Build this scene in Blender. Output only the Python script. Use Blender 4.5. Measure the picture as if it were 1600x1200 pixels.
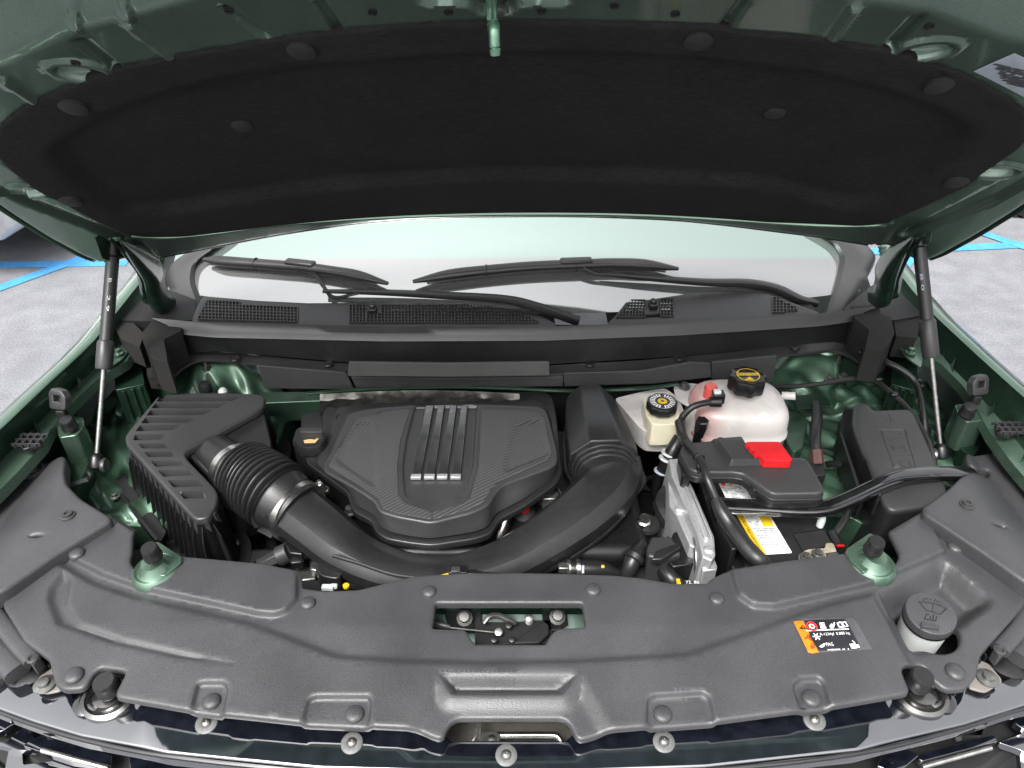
import bpy, bmesh, math, random
import numpy as np
from mathutils import Vector, Matrix, geometry
for o in list(bpy.data.objects): bpy.data.objects.remove(o)
S = bpy.context.scene
random.seed(7); rng = np.random.RandomState(7)

# ------------------------------------------------------------ camera
FPX = 1155.0; PITCH = math.radians(34.7); CAM = np.array([0.0, 0.0, 1.9]); CX, CY = 802.0, 600.0
cd = bpy.data.cameras.new('camera'); cam = bpy.data.objects.new('camera', cd); S.collection.objects.link(cam)
cam.location = CAM; cam.rotation_euler = (math.pi/2-PITCH, 0, 0)
cd.sensor_width = 36; cd.lens = FPX/1600*36; cd.clip_end = 500; cd.clip_start = .02
cd.shift_x = -(CX-800)/1600
S.camera = cam
# ------------------------------------------------------------ sky, sun, exposure
w = bpy.data.worlds.new("World"); S.world = w; w.use_nodes = True
nt = w.node_tree; nt.nodes.clear()
out = nt.nodes.new('ShaderNodeOutputWorld'); bg = nt.nodes.new('ShaderNodeBackground'); sky = nt.nodes.new('ShaderNodeTexSky')
hs = nt.nodes.new('ShaderNodeHueSaturation')
sky.sky_type = 'NISHITA'; sky.sun_disc = False; sky.air_density = 1.0; sky.dust_density = 6.0; sky.ozone_density = 1.0
SUN_EL, SUN_AZ = math.radians(58), math.radians(205)      # azimuth clockwise from +Y
sky.sun_elevation = SUN_EL; sky.sun_rotation = SUN_AZ
hs.inputs['Saturation'].default_value = 0.10
bg.inputs['Strength'].default_value = 0.15
nt.links.new(sky.outputs[0], hs.inputs['Color']); nt.links.new(hs.outputs[0], bg.inputs['Color']); nt.links.new(bg.outputs[0], out.inputs[0])
sd = bpy.data.lights.new('sun', 'SUN'); sd.energy = 1.5; sd.angle = math.radians(22); sd.color = (1, .975, .94)
sun = bpy.data.objects.new('sun', sd); S.collection.objects.link(sun)
sv = Vector((math.sin(SUN_AZ)*math.cos(SUN_EL), math.cos(SUN_AZ)*math.cos(SUN_EL), math.sin(SUN_EL)))
sun.rotation_euler = sv.to_track_quat('Z', 'Y').to_euler()
S.view_settings.view_transform = 'Standard'; S.view_settings.look = 'None'; S.view_settings.gamma = 1
S.view_settings.exposure = 1.75

# ------------------------------------------------------------ measuring helpers: from a point seen to a point on a surface of the place
cP, sP = math.cos(PITCH), math.sin(PITCH)
def ray(x, y):
    a = (x-CX)/FPX; b = (y-CY)/FPX
    return np.array([a, cP-b*sP, -sP-b*cP])
def P(x, y, z):
    r = ray(x, y); return CAM + r*((z-CAM[2])/r[2])
def PY(x, y, Y):
    r = ray(x, y); return CAM + r*(Y/r[1])
def PX(x, y, X):
    r = ray(x, y); return CAM + r*(X/r[0])
def mpp(p): return float(np.dot(np.asarray(p)-CAM, [0, cP, -sP])/FPX)

class Frame:
    def __init__(s, O, U=(1,0,0), V=(0,1,0), bend=None):
        s.O=np.array(O,float); s.U=np.array(U,float); s.U/=np.linalg.norm(s.U)
        V=np.array(V,float); V-=s.U*V.dot(s.U); s.V=V/np.linalg.norm(V); s.N=np.cross(s.U,s.V); s.bend=bend or (lambda u,v:u*0)
    def px(s, x, y):
        r=ray(x,y); h=0.0
        for k in range(12):
            O=s.O+s.N*h; t=(O-CAM).dot(s.N)/r.dot(s.N); p=CAM+r*t-s.O
            u,v=p.dot(s.U),p.dot(s.V); h=float(s.bend(np.array(u),np.array(v)))
        return (u,v)
    def pxs(s, pts): return [s.px(*p) for p in pts]
    def at(s, u, v, h=0.0):
        return s.O+s.U*u+s.V*v+s.N*(h+float(s.bend(np.array(float(u)),np.array(float(v)))))
    def many(s, uv, h):
        uv=np.asarray(uv,float); h=np.asarray(h,float)+s.bend(uv[:,0],uv[:,1])
        return s.O+np.outer(uv[:,0],s.U)+np.outer(uv[:,1],s.V)+np.outer(h,s.N)
def HZ(z): return Frame((0,0,z))
# ------------------------------------------------------------ object helpers
COL = S.collection; WL = {}
def tag(o, label=None, cat=None, group=None, kind=None):
    if label: o['label']=label
    if cat: o['category']=cat
    if group: o['group']=group
    if kind: o['kind']=kind
    return o
def thing(name, label, cat, loc, group=None):
    o=bpy.data.objects.new(name,None); COL.objects.link(o); o.location=Vector(loc); o.empty_display_size=.05
    WL[o.name]=np.array(loc,float); return tag(o,label,cat,group)
def M(name, geo, mat, parent=None, smooth=True, bev=0, seg=2, label=None, cat=None, group=None, kind=None, auto=35):
    v,f=geo; v=np.asarray(v,float)
    c=(v.min(0)+v.max(0))/2
    if parent is None: c[2]=v[:,2].min()
    me=bpy.data.meshes.new(name); me.from_pydata([tuple(q) for q in v-c],[],[tuple(q) for q in f])
    bm=bmesh.new(); bm.from_mesh(me); bmesh.ops.remove_doubles(bm,verts=bm.verts,dist=2e-5)
    bmesh.ops.dissolve_degenerate(bm,edges=bm.edges,dist=1e-6)
    bmesh.ops.recalc_face_normals(bm,faces=bm.faces) if smooth!='keep' else None
    if smooth:
        for q in bm.faces: q.smooth=True
        lim=math.radians(auto)
        for e in bm.edges:
            if len(e.link_faces)==2 and e.calc_face_angle(0)>lim: e.smooth=False
    bm.to_mesh(me); bm.free()
    if isinstance(mat,(list,tuple)):
        for q in mat: me.materials.append(q)
    else: me.materials.append(mat)
    o=bpy.data.objects.new(name,me); COL.objects.link(o)
    if parent is not None:
        o.parent=parent; o.location=Vector(c-WL[parent.name])
    else: o.location=Vector(c)
    WL[o.name]=c.copy()
    if bev:
        b=o.modifiers.new('bevel','BEVEL'); b.width=bev; b.segments=seg; b.limit_method='ANGLE'; b.angle_limit=math.radians(30); b.harden_normals=False
    return tag(o,label,cat,group,kind)
def join(*gs):
    V=[];F=[];n=0
    for v,f in gs:
        v=np.asarray(v,float); V.append(v); F+= [tuple(i+n for i in q) for q in f]; n+=len(v)
    return np.vstack(V),F
def catmull(pts, n=6, closed=False):
    p=[np.asarray(q,float) for q in pts]; m=len(p); o=[]
    R=range(m) if closed else range(m-1)
    for i in R:
        a=p[(i-1)%m] if (closed or i>0) else 2*p[0]-p[1]
        b=p[i]; c=p[(i+1)%m]; d=p[(i+2)%m] if (closed or i+2<m) else 2*p[-1]-p[-2]
        for k in range(n):
            t=k/n; o.append(.5*((2*b)+(c-a)*t+(2*a-5*b+4*c-d)*t*t+(3*b-a-3*c+d)*t**3))
    if not closed: o.append(p[-1])
    return o
def rnd(pts, r, n=4):
    """round the corners of a closed polygon"""
    p=[np.asarray(q,float) for q in pts]; m=len(p); o=[]
    for i in range(m):
        a,b,c=p[i-1],p[i],p[(i+1)%m]; la=np.linalg.norm(a-b); lc=np.linalg.norm(c-b)
        q=min(r,la*.45,lc*.45)
        if la<1e-9 or lc<1e-9: continue
        s=b+(a-b)/la*q; e=b+(c-b)/lc*q
        for k in range(n+1):
            t=k/n; o.append((1-t)**2*s+2*t*(1-t)*b+t*t*e)
    return o
def basis(d, up=(0,0,1)):
    d=np.asarray(d,float); d/=np.linalg.norm(d); u=np.cross(up,d)
    if np.linalg.norm(u)<1e-3: u=np.cross((0,1,0),d)
    u/=np.linalg.norm(u); v=np.cross(d,u); return u,v
def tube(path, rad, n=14, smooth=5, sq=2.0, asp=1.0, cap=True, up=(0,0,1), rot=0):
    """sweep along path; rad scalar or one per control point; sq superellipse exponent; asp vertical/horizontal"""
    path=[np.asarray(q,float) for q in path]
    rr=[rad]*len(path) if np.isscalar(rad) else list(rad)
    if smooth>1 and len(path)>2:
        pr=catmull([np.append(a,b) for a,b in zip(path,rr)],smooth); path=[q[:3] for q in pr]; rr=[q[3] for q in pr]
    V=[];F=[]
    for i,(p,r) in enumerate(zip(path,rr)):
        d=path[min(i+1,len(path)-1)]-path[max(i-1,0)]
        u,v=basis(d,up)
        for k in range(n):
            a=2*math.pi*k/n+rot; ca,sa=math.cos(a),math.sin(a)
            e=2/sq; x=math.copysign(abs(ca)**e,ca); y=math.copysign(abs(sa)**e,sa)
            V.append(p+u*x*r+v*y*r*asp)
    for i in range(len(path)-1):
        for k in range(n):
            F.append((i*n+k,i*n+(k+1)%n,(i+1)*n+(k+1)%n,(i+1)*n+k))
    if cap: F.append(tuple(range(n-1,-1,-1))); F.append(tuple((len(path)-1)*n+k for k in range(n)))
    return np.array(V),F
def lathe(c, ax, prof, n=28, sx=1, wob=None):
    """profile [(r,h)...] about axis ax from c"""
    c=np.asarray(c,float); ax=np.asarray(ax,float); ax/=np.linalg.norm(ax); u,v=basis(ax,(0,1,0) if abs(ax[2])>.9 else (0,0,1))
    V=[];F=[]
    for i,(r,h) in enumerate(prof):
        for k in range(n):
            a=2*math.pi*k/n; q=r*(wob(a) if wob else 1)
            V.append(c+ax*h+u*math.cos(a)*q*sx+v*math.sin(a)*q)
    for i in range(len(prof)-1):
        for k in range(n): F.append((i*n+k,i*n+(k+1)%n,(i+1)*n+(k+1)%n,(i+1)*n+k))
    if prof[0][0]>1e-6: F.append(tuple(range(n-1,-1,-1)))
    if prof[-1][0]>1e-6: F.append(tuple((len(prof)-1)*n+k for k in range(n)))
    return np.array(V),F
def prism(top, bot):
    n=len(top); V=[np.asarray(q,float) for q in top]+[np.asarray(q,float) for q in bot]
    F=[tuple(range(n)),tuple(range(2*n-1,n-1,-1))]+[(i,i+n,(i+1)%n+n,(i+1)%n) for i in range(n)]
    return np.array(V),F
def down(pts3, dz, sc=1.0):
    c=np.mean(pts3,0); o=[]
    for q in pts3:
        q=np.asarray(q,float); d=c+(q-c)*sc; o.append(np.array([d[0],d[1],q[2]-dz]))
    return o
def slab(px, z, dz, sc=1.0, r=0, rn=3):
    """polygon seen at height z with depth dz below"""
    t=[P(a,b,z) for a,b in px]
    if r: t=rnd(t,r,rn)
    return prism(t,down(t,dz,sc))
def box(c, s, R=None):
    c=np.asarray(c,float); s=np.asarray(s,float)/2
    V=np.array([[x,y,z] for x in(-1,1) for y in(-1,1) for z in(-1,1)],float)*s
    if R is not None: V=V@np.array(R).T
    return V+c,[(0,1,3,2),(4,6,7,5),(0,4,5,1),(2,3,7,6),(0,2,6,4),(1,5,7,3)]
def beam(a,b,wd,ht,up=(0,0,1)):
    a=np.asarray(a,float); b=np.asarray(b,float); u,v=basis(b-a,up)
    V=[];
    for p in (a,b):
        for x,y in ((-1,-1),(1,-1),(1,1),(-1,1)): V.append(p+u*x*wd/2+v*y*ht/2)
    return np.array(V),[(3,2,1,0),(4,5,6,7),(0,1,5,4),(1,2,6,5),(2,3,7,6),(3,0,4,7)]
def strip(rows):
    """surface between rows of points"""
    n=len(rows[0]); V=[q for r in rows for q in r]; F=[]
    for i in range(len(rows)-1):
        for k in range(n-1): F.append((i*n+k,i*n+k+1,(i+1)*n+k+1,(i+1)*n+k))
    return np.array(V,float),F
def resamp(pts, n):
    p=np.asarray(pts,float); d=np.r_[0,np.cumsum(np.linalg.norm(np.diff(p,axis=0),axis=1))]; t=np.linspace(0,d[-1],n)
    return np.stack([np.interp(t,d,p[:,k]) for k in range(p.shape[1])],1)
def rx(pts, xs):
    """polyline given as (x,y) resampled at the given x"""
    p=np.asarray(pts,float); return [(x,float(np.interp(x,p[:,0],p[:,1]))) for x in xs]
# ------------------------------------------------------------ relief sheets
def area(p):
    p=np.asarray(p); x,y=p[:,0],p[:,1]; return .5*np.sum(x*np.roll(y,-1)-np.roll(x,-1)*y)
def dens(poly, g):
    p=[np.asarray(q,float)[:2] for q in poly]; o=[]
    for i in range(len(p)):
        a,b=p[i],p[(i+1)%len(p)]; L=np.linalg.norm(b-a)
        if L<1e-7: continue
        n=max(1,int(math.ceil(L/g)))
        for k in range(n): o.append(a+(b-a)*k/n)
    return np.array(o)
def inside(q, poly):
    q=np.asarray(q); r=np.zeros(len(q),bool); p=np.asarray(poly)
    for i in range(len(p)):
        x1,y1=p[i-1]; x2,y2=p[i]
        if y1==y2: continue
        c=((y1>q[:,1])!=(y2>q[:,1])) & (q[:,0]<(x2-x1)*(q[:,1]-y1)/(y2-y1)+x1); r^=c
    return r
def sdist(q, poly):
    q=np.asarray(q); p=np.asarray(poly); a=p; b=np.roll(p,-1,0); best=np.full(len(q),1e9)
    for i in range(len(a)):
        ab=b[i]-a[i]; L=ab.dot(ab)
        if L<1e-14: continue
        t=np.clip(((q-a[i])@ab)/L,0,1); d=q-a[i]-t[:,None]*ab; best=np.minimum(best,np.einsum('ij,ij->i',d,d))
    best=np.sqrt(best); return np.where(inside(q,poly),best,-best)
def offs(p, d):
    p=np.asarray(p); n=len(p); t=np.roll(p,-1,0)-np.roll(p,1,0); l=np.linalg.norm(t,axis=1); l[l<1e-9]=1; t/=l[:,None]
    nn=np.stack([t[:,1],-t[:,0]],1)        # outward when CCW
    return p+nn*d
def relief(fr, outline, feats=(), holes=(), grid=.008, skirt=.02, lip=.003, base=None, hskirt=.01):
    ol=dens(outline,grid)
    if area(ol)<0: ol=ol[::-1]
    hl=[]
    for h in holes:
        h=dens(h,grid)
        if area(h)<0: h=h[::-1]
        hl.append(h)
    fl=[]
    for f in feats:
        p=dens(f[0],grid)
        if area(p)<0: p=p[::-1]
        fl.append((p,f[1],f[2]))
    def H(q):
        q=np.asarray(q,float); z=np.zeros(len(q)) if base is None else base(q[:,0],q[:,1])
        for p,d,wd in fl:
            bb0=p.min(0); bb1=p.max(0); m=(q[:,0]>=bb0[0]-1e-6)&(q[:,0]<=bb1[0]+1e-6)&(q[:,1]>=bb0[1]-1e-6)&(q[:,1]<=bb1[1]+1e-6)
            if not m.any(): continue
            t=np.clip(sdist(q[m],p)/wd,0,1); z[m]+=d*(t if wd<=grid*.75 else t*t*(3-2*t))
        return z
    pts=[tuple(q) for q in ol]; edges=[(i,(i+1)%len(ol)) for i in range(len(ol))]
    for h in hl:
        n=len(pts); pts+=[tuple(q) for q in h]; edges+=[(n+i,n+(i+1)%len(h)) for i in range(len(h))]
    def ok(q, mg): 
        m=sdist(q,ol)>mg
        for h in hl: m&=sdist(q,h)<-mg
        return m
    extra=[]
    for p,d,wd in fl:
        for k in ((0,1.0) if wd<=grid*.75 else (0,.25,.5,.75,1.0)):
            q=offs(p,-wd*k) if k else p
            if k: q_ok=np.abs(sdist(q,p)-wd*k)<wd*.12
            else: q_ok=np.ones(len(q),bool)
            m=ok(q,grid*.2)&q_ok; extra.append((q,m))
    x0,y0=ol.min(0); x1,y1=ol.max(0)
    gx,gy=np.meshgrid(np.arange(x0+grid/2,x1,grid),np.arange(y0+grid/2,y1,grid)); g=np.stack([gx.ravel(),gy.ravel()],1)
    g[:,0]+=np.tile([0,grid*.3],len(g))[:len(g)]*0
    g=g[ok(g,grid*.4)]
    # thin the grid near contour points
    ex=np.vstack([q[m] for q,m in extra]) if extra else np.zeros((0,2))
    if len(ex):
        cell=set(map(tuple,np.floor(ex/(grid*.5)).astype(int))); gk=np.floor(g/(grid*.5)).astype(int)
        g=g[[tuple(k) not in cell for k in gk]]
    seen={}
    for q,m in extra:
        idx=[-1]*len(q)
        for i_ in range(len(q)):
            if m[i_]:
                kk=(round(q[i_][0]/2e-4),round(q[i_][1]/2e-4))
                if kk in seen: idx[i_]=seen[kk]
                else: seen[kk]=idx[i_]=len(pts); pts.append(tuple(q[i_]))
        for i_ in range(len(q)):
            a_,b_=idx[i_],idx[(i_+1)%len(q)]
            if a_>=0 and b_>=0 and a_!=b_ and np.hypot(*(q[i_]-q[(i_+1)%len(q)]))<grid*1.6: edges.append((a_,b_))
    allp=pts+[tuple(q) for q in g]
    r=geometry.delaunay_2d_cdt([Vector(q) for q in allp],edges,[],0,1e-6)
    vs=np.array([tuple(q) for q in r[0]]); tr=[t for t in r[2] if len(t)==3]
    cen=np.array([vs[list(t)].mean(0) for t in tr]); m=inside(cen,ol)
    for h in hl: m&=~inside(cen,h)
    tr=[t for t,k in zip(tr,m) if k]
    geos=[(fr.many(vs,H(vs)),tr)]
    def ring(p, sgn, sk):
        rows=[]
        for o,hh in ((0,0),(lip*.5,-lip*.13),(lip*.87,-lip*.5),(lip,-lip),(lip,-max(sk,lip*1.05))):
            q=offs(p,sgn*o); rows.append(fr.many(q,H(p)+hh))
        n=len(p); V=np.vstack(rows); F=[]
        for i in range(len(rows)-1):
            for k in range(n): F.append((i*n+k,i*n+(k+1)%n,(i+1)*n+(k+1)%n,(i+1)*n+k))
        return V,F
    if skirt: geos.append(ring(ol,1,skirt))
    if hskirt:
        for h in hl: geos.append(ring(h,-1,hskirt))
    return join(*geos)
def ell(c, a, b, n=20, rot=0):
    cr,sr=math.cos(rot),math.sin(rot)
    return [(c[0]+a*math.cos(t)*cr-b*math.sin(t)*sr,c[1]+a*math.cos(t)*sr+b*math.sin(t)*cr) for t in [2*math.pi*k/n for k in range(n)]]
def text(s, fr, a, b, ht, mat, parent, h=.0006, name='lettering', label=None):
    """flat lettering between seen points a and b on frame fr; ht is the height in metres"""
    cu=bpy.data.curves.new('t','FONT'); cu.body=s; cu.size=1; cu.extrude=0; cu.resolution_u=2
    ob=bpy.data.objects.new('t',cu); COL.objects.link(ob); dg=bpy.context.evaluated_depsgraph_get(); me=bpy.data.meshes.new_from_object(ob.evaluated_get(dg))
    v=np.array([q.co[:] for q in me.vertices]); f=[tuple(q.vertices) for q in me.polygons]
    bpy.data.objects.remove(ob); bpy.data.curves.remove(cu); bpy.data.meshes.remove(me)
    x0,x1=v[:,0].min(),v[:,0].max(); y0,y1=v[:,1].min(),v[:,1].max()
    A=np.array(fr.px(*a)); B=np.array(fr.px(*b)); d=B-A; L=np.linalg.norm(d); d/=L; n=np.array([-d[1],d[0]])
    uv=A+np.outer((v[:,0]-x0)/(x1-x0)*L,d)+np.outer((v[:,1]-y0)/max(y1-y0,1e-6)*ht,n)
    return M(name,(fr.many(uv,np.full(len(uv),h)),f),mat,parent,smooth=False,label=label)
def patch(fr, uv, h, th=.0004):
    t=fr.many(uv,np.full(len(uv),h)); b=fr.many(uv,np.full(len(uv),h-th)); return prism(list(t),list(b))
# ------------------------------------------------------------ materials
def mat(name, col, rough=.5, metal=0, nscale=0, namt=0, bscale=0, bamt=0, coat=0, spec=.5, trans=0, ior=1.45, sss=0, flake=0, col2=None, stretch=None, det=3):
    m=bpy.data.materials.new(name); m.use_nodes=True; t=m.node_tree; b=t.nodes['Principled BSDF']
    b.inputs['Base Color'].default_value=(*col,1); b.inputs['Roughness'].default_value=rough; b.inputs['Metallic'].default_value=metal
    b.inputs['Specular IOR Level'].default_value=spec; b.inputs['Coat Weight'].default_value=coat; b.inputs['Coat Roughness'].default_value=.06
    b.inputs['Transmission Weight'].default_value=trans; b.inputs['IOR'].default_value=ior
    if sss: b.inputs['Subsurface Weight'].default_value=sss; b.inputs['Subsurface Radius'].default_value=(.02,.015,.012); b.inputs['Subsurface Scale'].default_value=.5
    tc=t.nodes.new('ShaderNodeTexCoord'); src=tc.outputs['Object']
    if stretch:
        mp=t.nodes.new('ShaderNodeMapping'); mp.inputs['Scale'].default_value=stretch; t.links.new(src,mp.inputs[0]); src=mp.outputs[0]
    if nscale:
        n=t.nodes.new('ShaderNodeTexNoise'); n.inputs['Scale'].default_value=nscale; n.inputs['Detail'].default_value=det; t.links.new(src,n.inputs['Vector'])
        r=t.nodes.new('ShaderNodeValToRGB'); r.color_ramp.elements[0].position=.3; r.color_ramp.elements[1].position=.7
        c2=col2 or tuple(min(1,c*(1+namt)) for c in col); c1=col if col2 else tuple(c*(1-namt) for c in col)
        r.color_ramp.elements[0].color=(*c1,1); r.color_ramp.elements[1].color=(*c2,1)
        t.links.new(n.outputs['Fac'],r.inputs[0])
        # slow wear in the gloss and a faint film of dust
        n2=t.nodes.new('ShaderNodeTexNoise'); n2.inputs['Scale'].default_value=9; n2.inputs['Detail'].default_value=6; t.links.new(tc.outputs['Object'],n2.inputs['Vector'])
        dm=t.nodes.new('ShaderNodeMapRange'); dm.inputs['From Min'].default_value=.35; dm.inputs['From Max'].default_value=.68; dm.inputs['To Min'].default_value=.85; dm.inputs['To Max'].default_value=1.12 if max(col)<.06 else 1.08
        t.links.new(n2.outputs['Fac'],dm.inputs[0]); mm=t.nodes.new('ShaderNodeMixRGB'); mm.blend_type='MULTIPLY'; mm.inputs[0].default_value=1; t.links.new(r.outputs[0],mm.inputs[1]); t.links.new(dm.outputs[0],mm.inputs[2]); t.links.new(mm.outputs[0],b.inputs['Base Color'])
        mr=t.nodes.new('ShaderNodeMapRange'); mr.inputs['From Min'].default_value=.3; mr.inputs['From Max'].default_value=.7
        mr.inputs['To Min'].default_value=max(.02,rough-.07); mr.inputs['To Max'].default_value=min(1,rough+.07); t.links.new(n2.outputs['Fac'],mr.inputs[0]); t.links.new(mr.outputs[0],b.inputs['Roughness'])
    if bscale:
        n=t.nodes.new('ShaderNodeTexNoise'); n.inputs['Scale'].default_value=bscale; n.inputs['Detail'].default_value=2; t.links.new(src,n.inputs['Vector'])
        bp=t.nodes.new('ShaderNodeBump'); bp.inputs['Strength'].default_value=bamt; bp.inputs['Distance'].default_value=.001
        t.links.new(n.outputs['Fac'],bp.inputs['Height']); t.links.new(bp.outputs[0],b.inputs['Normal'])
    return m
grain=mat('grained_plastic',(.031,.031,.033),.43,nscale=700,namt=.28,bscale=600,bamt=.35)
grain2=mat('satin_grained_plastic',(.022,.022,.0225),.40,nscale=900,namt=.2,bscale=700,bamt=.2)
satin=mat('satin_plastic',(.010,.010,.0105),.36,nscale=120,namt=.2,bscale=700,bamt=.12)
dark=mat('dark_plastic',(.005,.005,.0055),.34,nscale=90,namt=.3,bscale=500,bamt=.15)
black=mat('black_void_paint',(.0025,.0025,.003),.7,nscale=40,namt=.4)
rubber=mat('rubber',(.009,.009,.0095),.38,nscale=200,namt=.3,bscale=300,bamt=.2)
gloss=mat('piano_black',(.004,.005,.008),.03,coat=1,nscale=60,namt=.5,spec=1.0,ior=2.0)
glossbar=mat('gloss_black_steel',(.006,.006,.0065),.14,coat=.8,nscale=50,namt=.4)
green=mat('green_metallic_paint',(.10,.165,.12),.3,metal=.75,coat=.6,nscale=1500,namt=.25)
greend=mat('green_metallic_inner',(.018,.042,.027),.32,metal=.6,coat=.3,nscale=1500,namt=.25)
greenm=mat('green_sprayed_steel',(.04,.085,.054),.42,metal=.6,coat=.25,nscale=14,namt=.45,bscale=22,bamt=.6)
felt=mat('felt_liner',(.0165,.0155,.0158),.95,nscale=300,namt=.25,bscale=900,bamt=.8,spec=.15,stretch=(.25,1,1))
foam=mat('grey_foam',(.015,.0145,.014),.8,nscale=300,namt=.2,bscale=300,bamt=.8,spec=.2)
shield=mat('shield_board',(.032,.032,.032),.6,nscale=500,namt=.2,bscale=400,bamt=.5,spec=.3)
steel=mat('bright_steel',(.52,.51,.48),.28,metal=1,nscale=80,namt=.2)
zinc=mat('zinc_steel',(.19,.19,.18),.38,metal=.9,nscale=150,namt=.25)
alu=mat('cast_aluminium',(.42,.425,.43),.45,metal=.7,nscale=200,namt=.10)
darkbar=mat('smoked_chrome',(.15,.15,.15),.2,metal=.9,nscale=60,namt=.2)
foil=mat('heat_foil',(.05,.048,.044),.35,metal=.9,nscale=60,namt=.5,bscale=60,bamt=1.0)
tankw=mat('translucent_tank',(.46,.44,.43),.3,nscale=22,namt=.12,sss=.5,spec=.4)
tankp=mat('pink_coolant_plastic',(.50,.20,.19),.3,sss=.4,nscale=12,namt=.1)
tanky=mat('yellowed_tank',(.50,.47,.35),.35,nscale=15,namt=.08,sss=.4)
whitep=mat('white_plastic',(.42,.44,.43),.4,nscale=30,namt=.06,sss=.2)
redp=mat('red_plastic',(.36,.006,.009),.38,nscale=60,namt=.08)
pinkp=mat('red_cap_plastic',(.48,.07,.06),.3,nscale=60,namt=.1)
yel=mat('yellow_print',(.45,.29,.006),.5,nscale=90,namt=.05)
ora=mat('orange_print',(.50,.125,.004),.45,nscale=90,namt=.05)
whi=mat('white_print',(.55,.55,.55),.5,nscale=90,namt=.04)
gry=mat('grey_label',(.05,.05,.055),.35,nscale=90,namt=.1)
blk=mat('black_print',(.012,.012,.015),.3,nscale=90,namt=.1)
redi=mat('red_print',(.7,.02,.02),.5)
mint=mat('pale_label',(.30,.33,.38),.5,nscale=90,namt=.05)
brownp=mat('gold_print',(.45,.28,.13),.5)
def asphalt_mat():
    m=mat('asphalt',(.125,.127,.137),.9,nscale=90,namt=.22,bscale=60,bamt=.7,det=8); t=m.node_tree; b=t.nodes['Principled BSDF']
    src=b.inputs['Base Color'].links[0].from_socket; tc=[n for n in t.nodes if n.type=='TEX_COORD'][0]
    v=t.nodes.new('ShaderNodeTexVoronoi'); v.feature='DISTANCE_TO_EDGE'; v.inputs['Scale'].default_value=.55
    nz=t.nodes.new('ShaderNodeTexNoise'); nz.inputs['Scale'].default_value=3; nz.inputs['Detail'].default_value=8; t.links.new(tc.outputs['Object'],nz.inputs['Vector'])
    mx=t.nodes.new('ShaderNodeMixRGB'); mx.inputs[0].default_value=.12; t.links.new(tc.outputs['Object'],mx.inputs[1]); t.links.new(nz.outputs['Color'],mx.inputs[2]); t.links.new(mx.outputs[0],v.inputs['Vector'])
    n3=t.nodes.new('ShaderNodeTexNoise'); n3.inputs['Scale'].default_value=.9; t.links.new(tc.outputs['Object'],n3.inputs['Vector'])
    th=t.nodes.new('ShaderNodeMapRange'); th.inputs['From Min'].default_value=.45; th.inputs['From Max'].default_value=.6; th.inputs['To Min'].default_value=0; th.inputs['To Max'].default_value=.013; t.links.new(n3.outputs['Fac'],th.inputs[0])
    lt=t.nodes.new('ShaderNodeMath'); lt.operation='LESS_THAN'; t.links.new(v.outputs['Distance'],lt.inputs[0]); t.links.new(th.outputs[0],lt.inputs[1])
    n4=t.nodes.new('ShaderNodeTexNoise'); n4.inputs['Scale'].default_value=2.2; n4.inputs['Detail'].default_value=9; n4.inputs['Roughness'].default_value=.7; t.links.new(tc.outputs['Object'],n4.inputs['Vector'])
    r4=t.nodes.new('ShaderNodeMapRange'); r4.inputs['From Min'].default_value=.3; r4.inputs['From Max'].default_value=.7; r4.inputs['To Min'].default_value=.90; r4.inputs['To Max'].default_value=1.06; t.links.new(n4.outputs['Fac'],r4.inputs[0])
    m4=t.nodes.new('ShaderNodeMixRGB'); m4.blend_type='MULTIPLY'; m4.inputs[0].default_value=1; t.links.new(src,m4.inputs[1]); t.links.new(r4.outputs[0],m4.inputs[2]); src=m4.outputs[0]
    m2=t.nodes.new('ShaderNodeMixRGB'); m2.inputs[2].default_value=(.05,.05,.052,1); t.links.new(lt.outputs[0],m2.inputs[0]); t.links.new(src,m2.inputs[1]); t.links.new(m2.outputs[0],b.inputs['Base Color'])
    return m
asph=asphalt_mat()
bluel=mat('blue_line_paint',(.045,.20,.44),.7,nscale=60,namt=.15,bscale=60,bamt=.6)
def weave_mat():
    m=mat('carbon_weave',(.036,.036,.037),.42); t=m.node_tree; b=t.nodes['Principled BSDF']
    tc=[n for n in t.nodes if n.type=='TEX_COORD'][0]; mp=t.nodes.new('ShaderNodeMapping'); mp.inputs['Rotation'].default_value=(0,0,math.radians(55))
    t.links.new(tc.outputs['Object'],mp.inputs[0]); wv=t.nodes.new('ShaderNodeTexWave'); wv.inputs['Scale'].default_value=52; wv.wave_profile='SAW'; wv.inputs['Distortion'].default_value=0
    t.links.new(mp.outputs[0],wv.inputs['Vector']); bp=t.nodes.new('ShaderNodeBump'); bp.inputs['Strength'].default_value=.8; bp.inputs['Distance'].default_value=.0012
    t.links.new(wv.outputs['Fac'],bp.inputs['Height']); t.links.new(bp.outputs[0],b.inputs['Normal'])
    r=t.nodes.new('ShaderNodeMixRGB'); r.inputs[1].default_value=(.008,.008,.008,1); r.inputs[2].default_value=(.062,.062,.063,1); t.links.new(wv.outputs['Fac'],r.inputs[0]); t.links.new(r.outputs[0],b.inputs['Base Color'])
    return m
weave=weave_mat()
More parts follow.
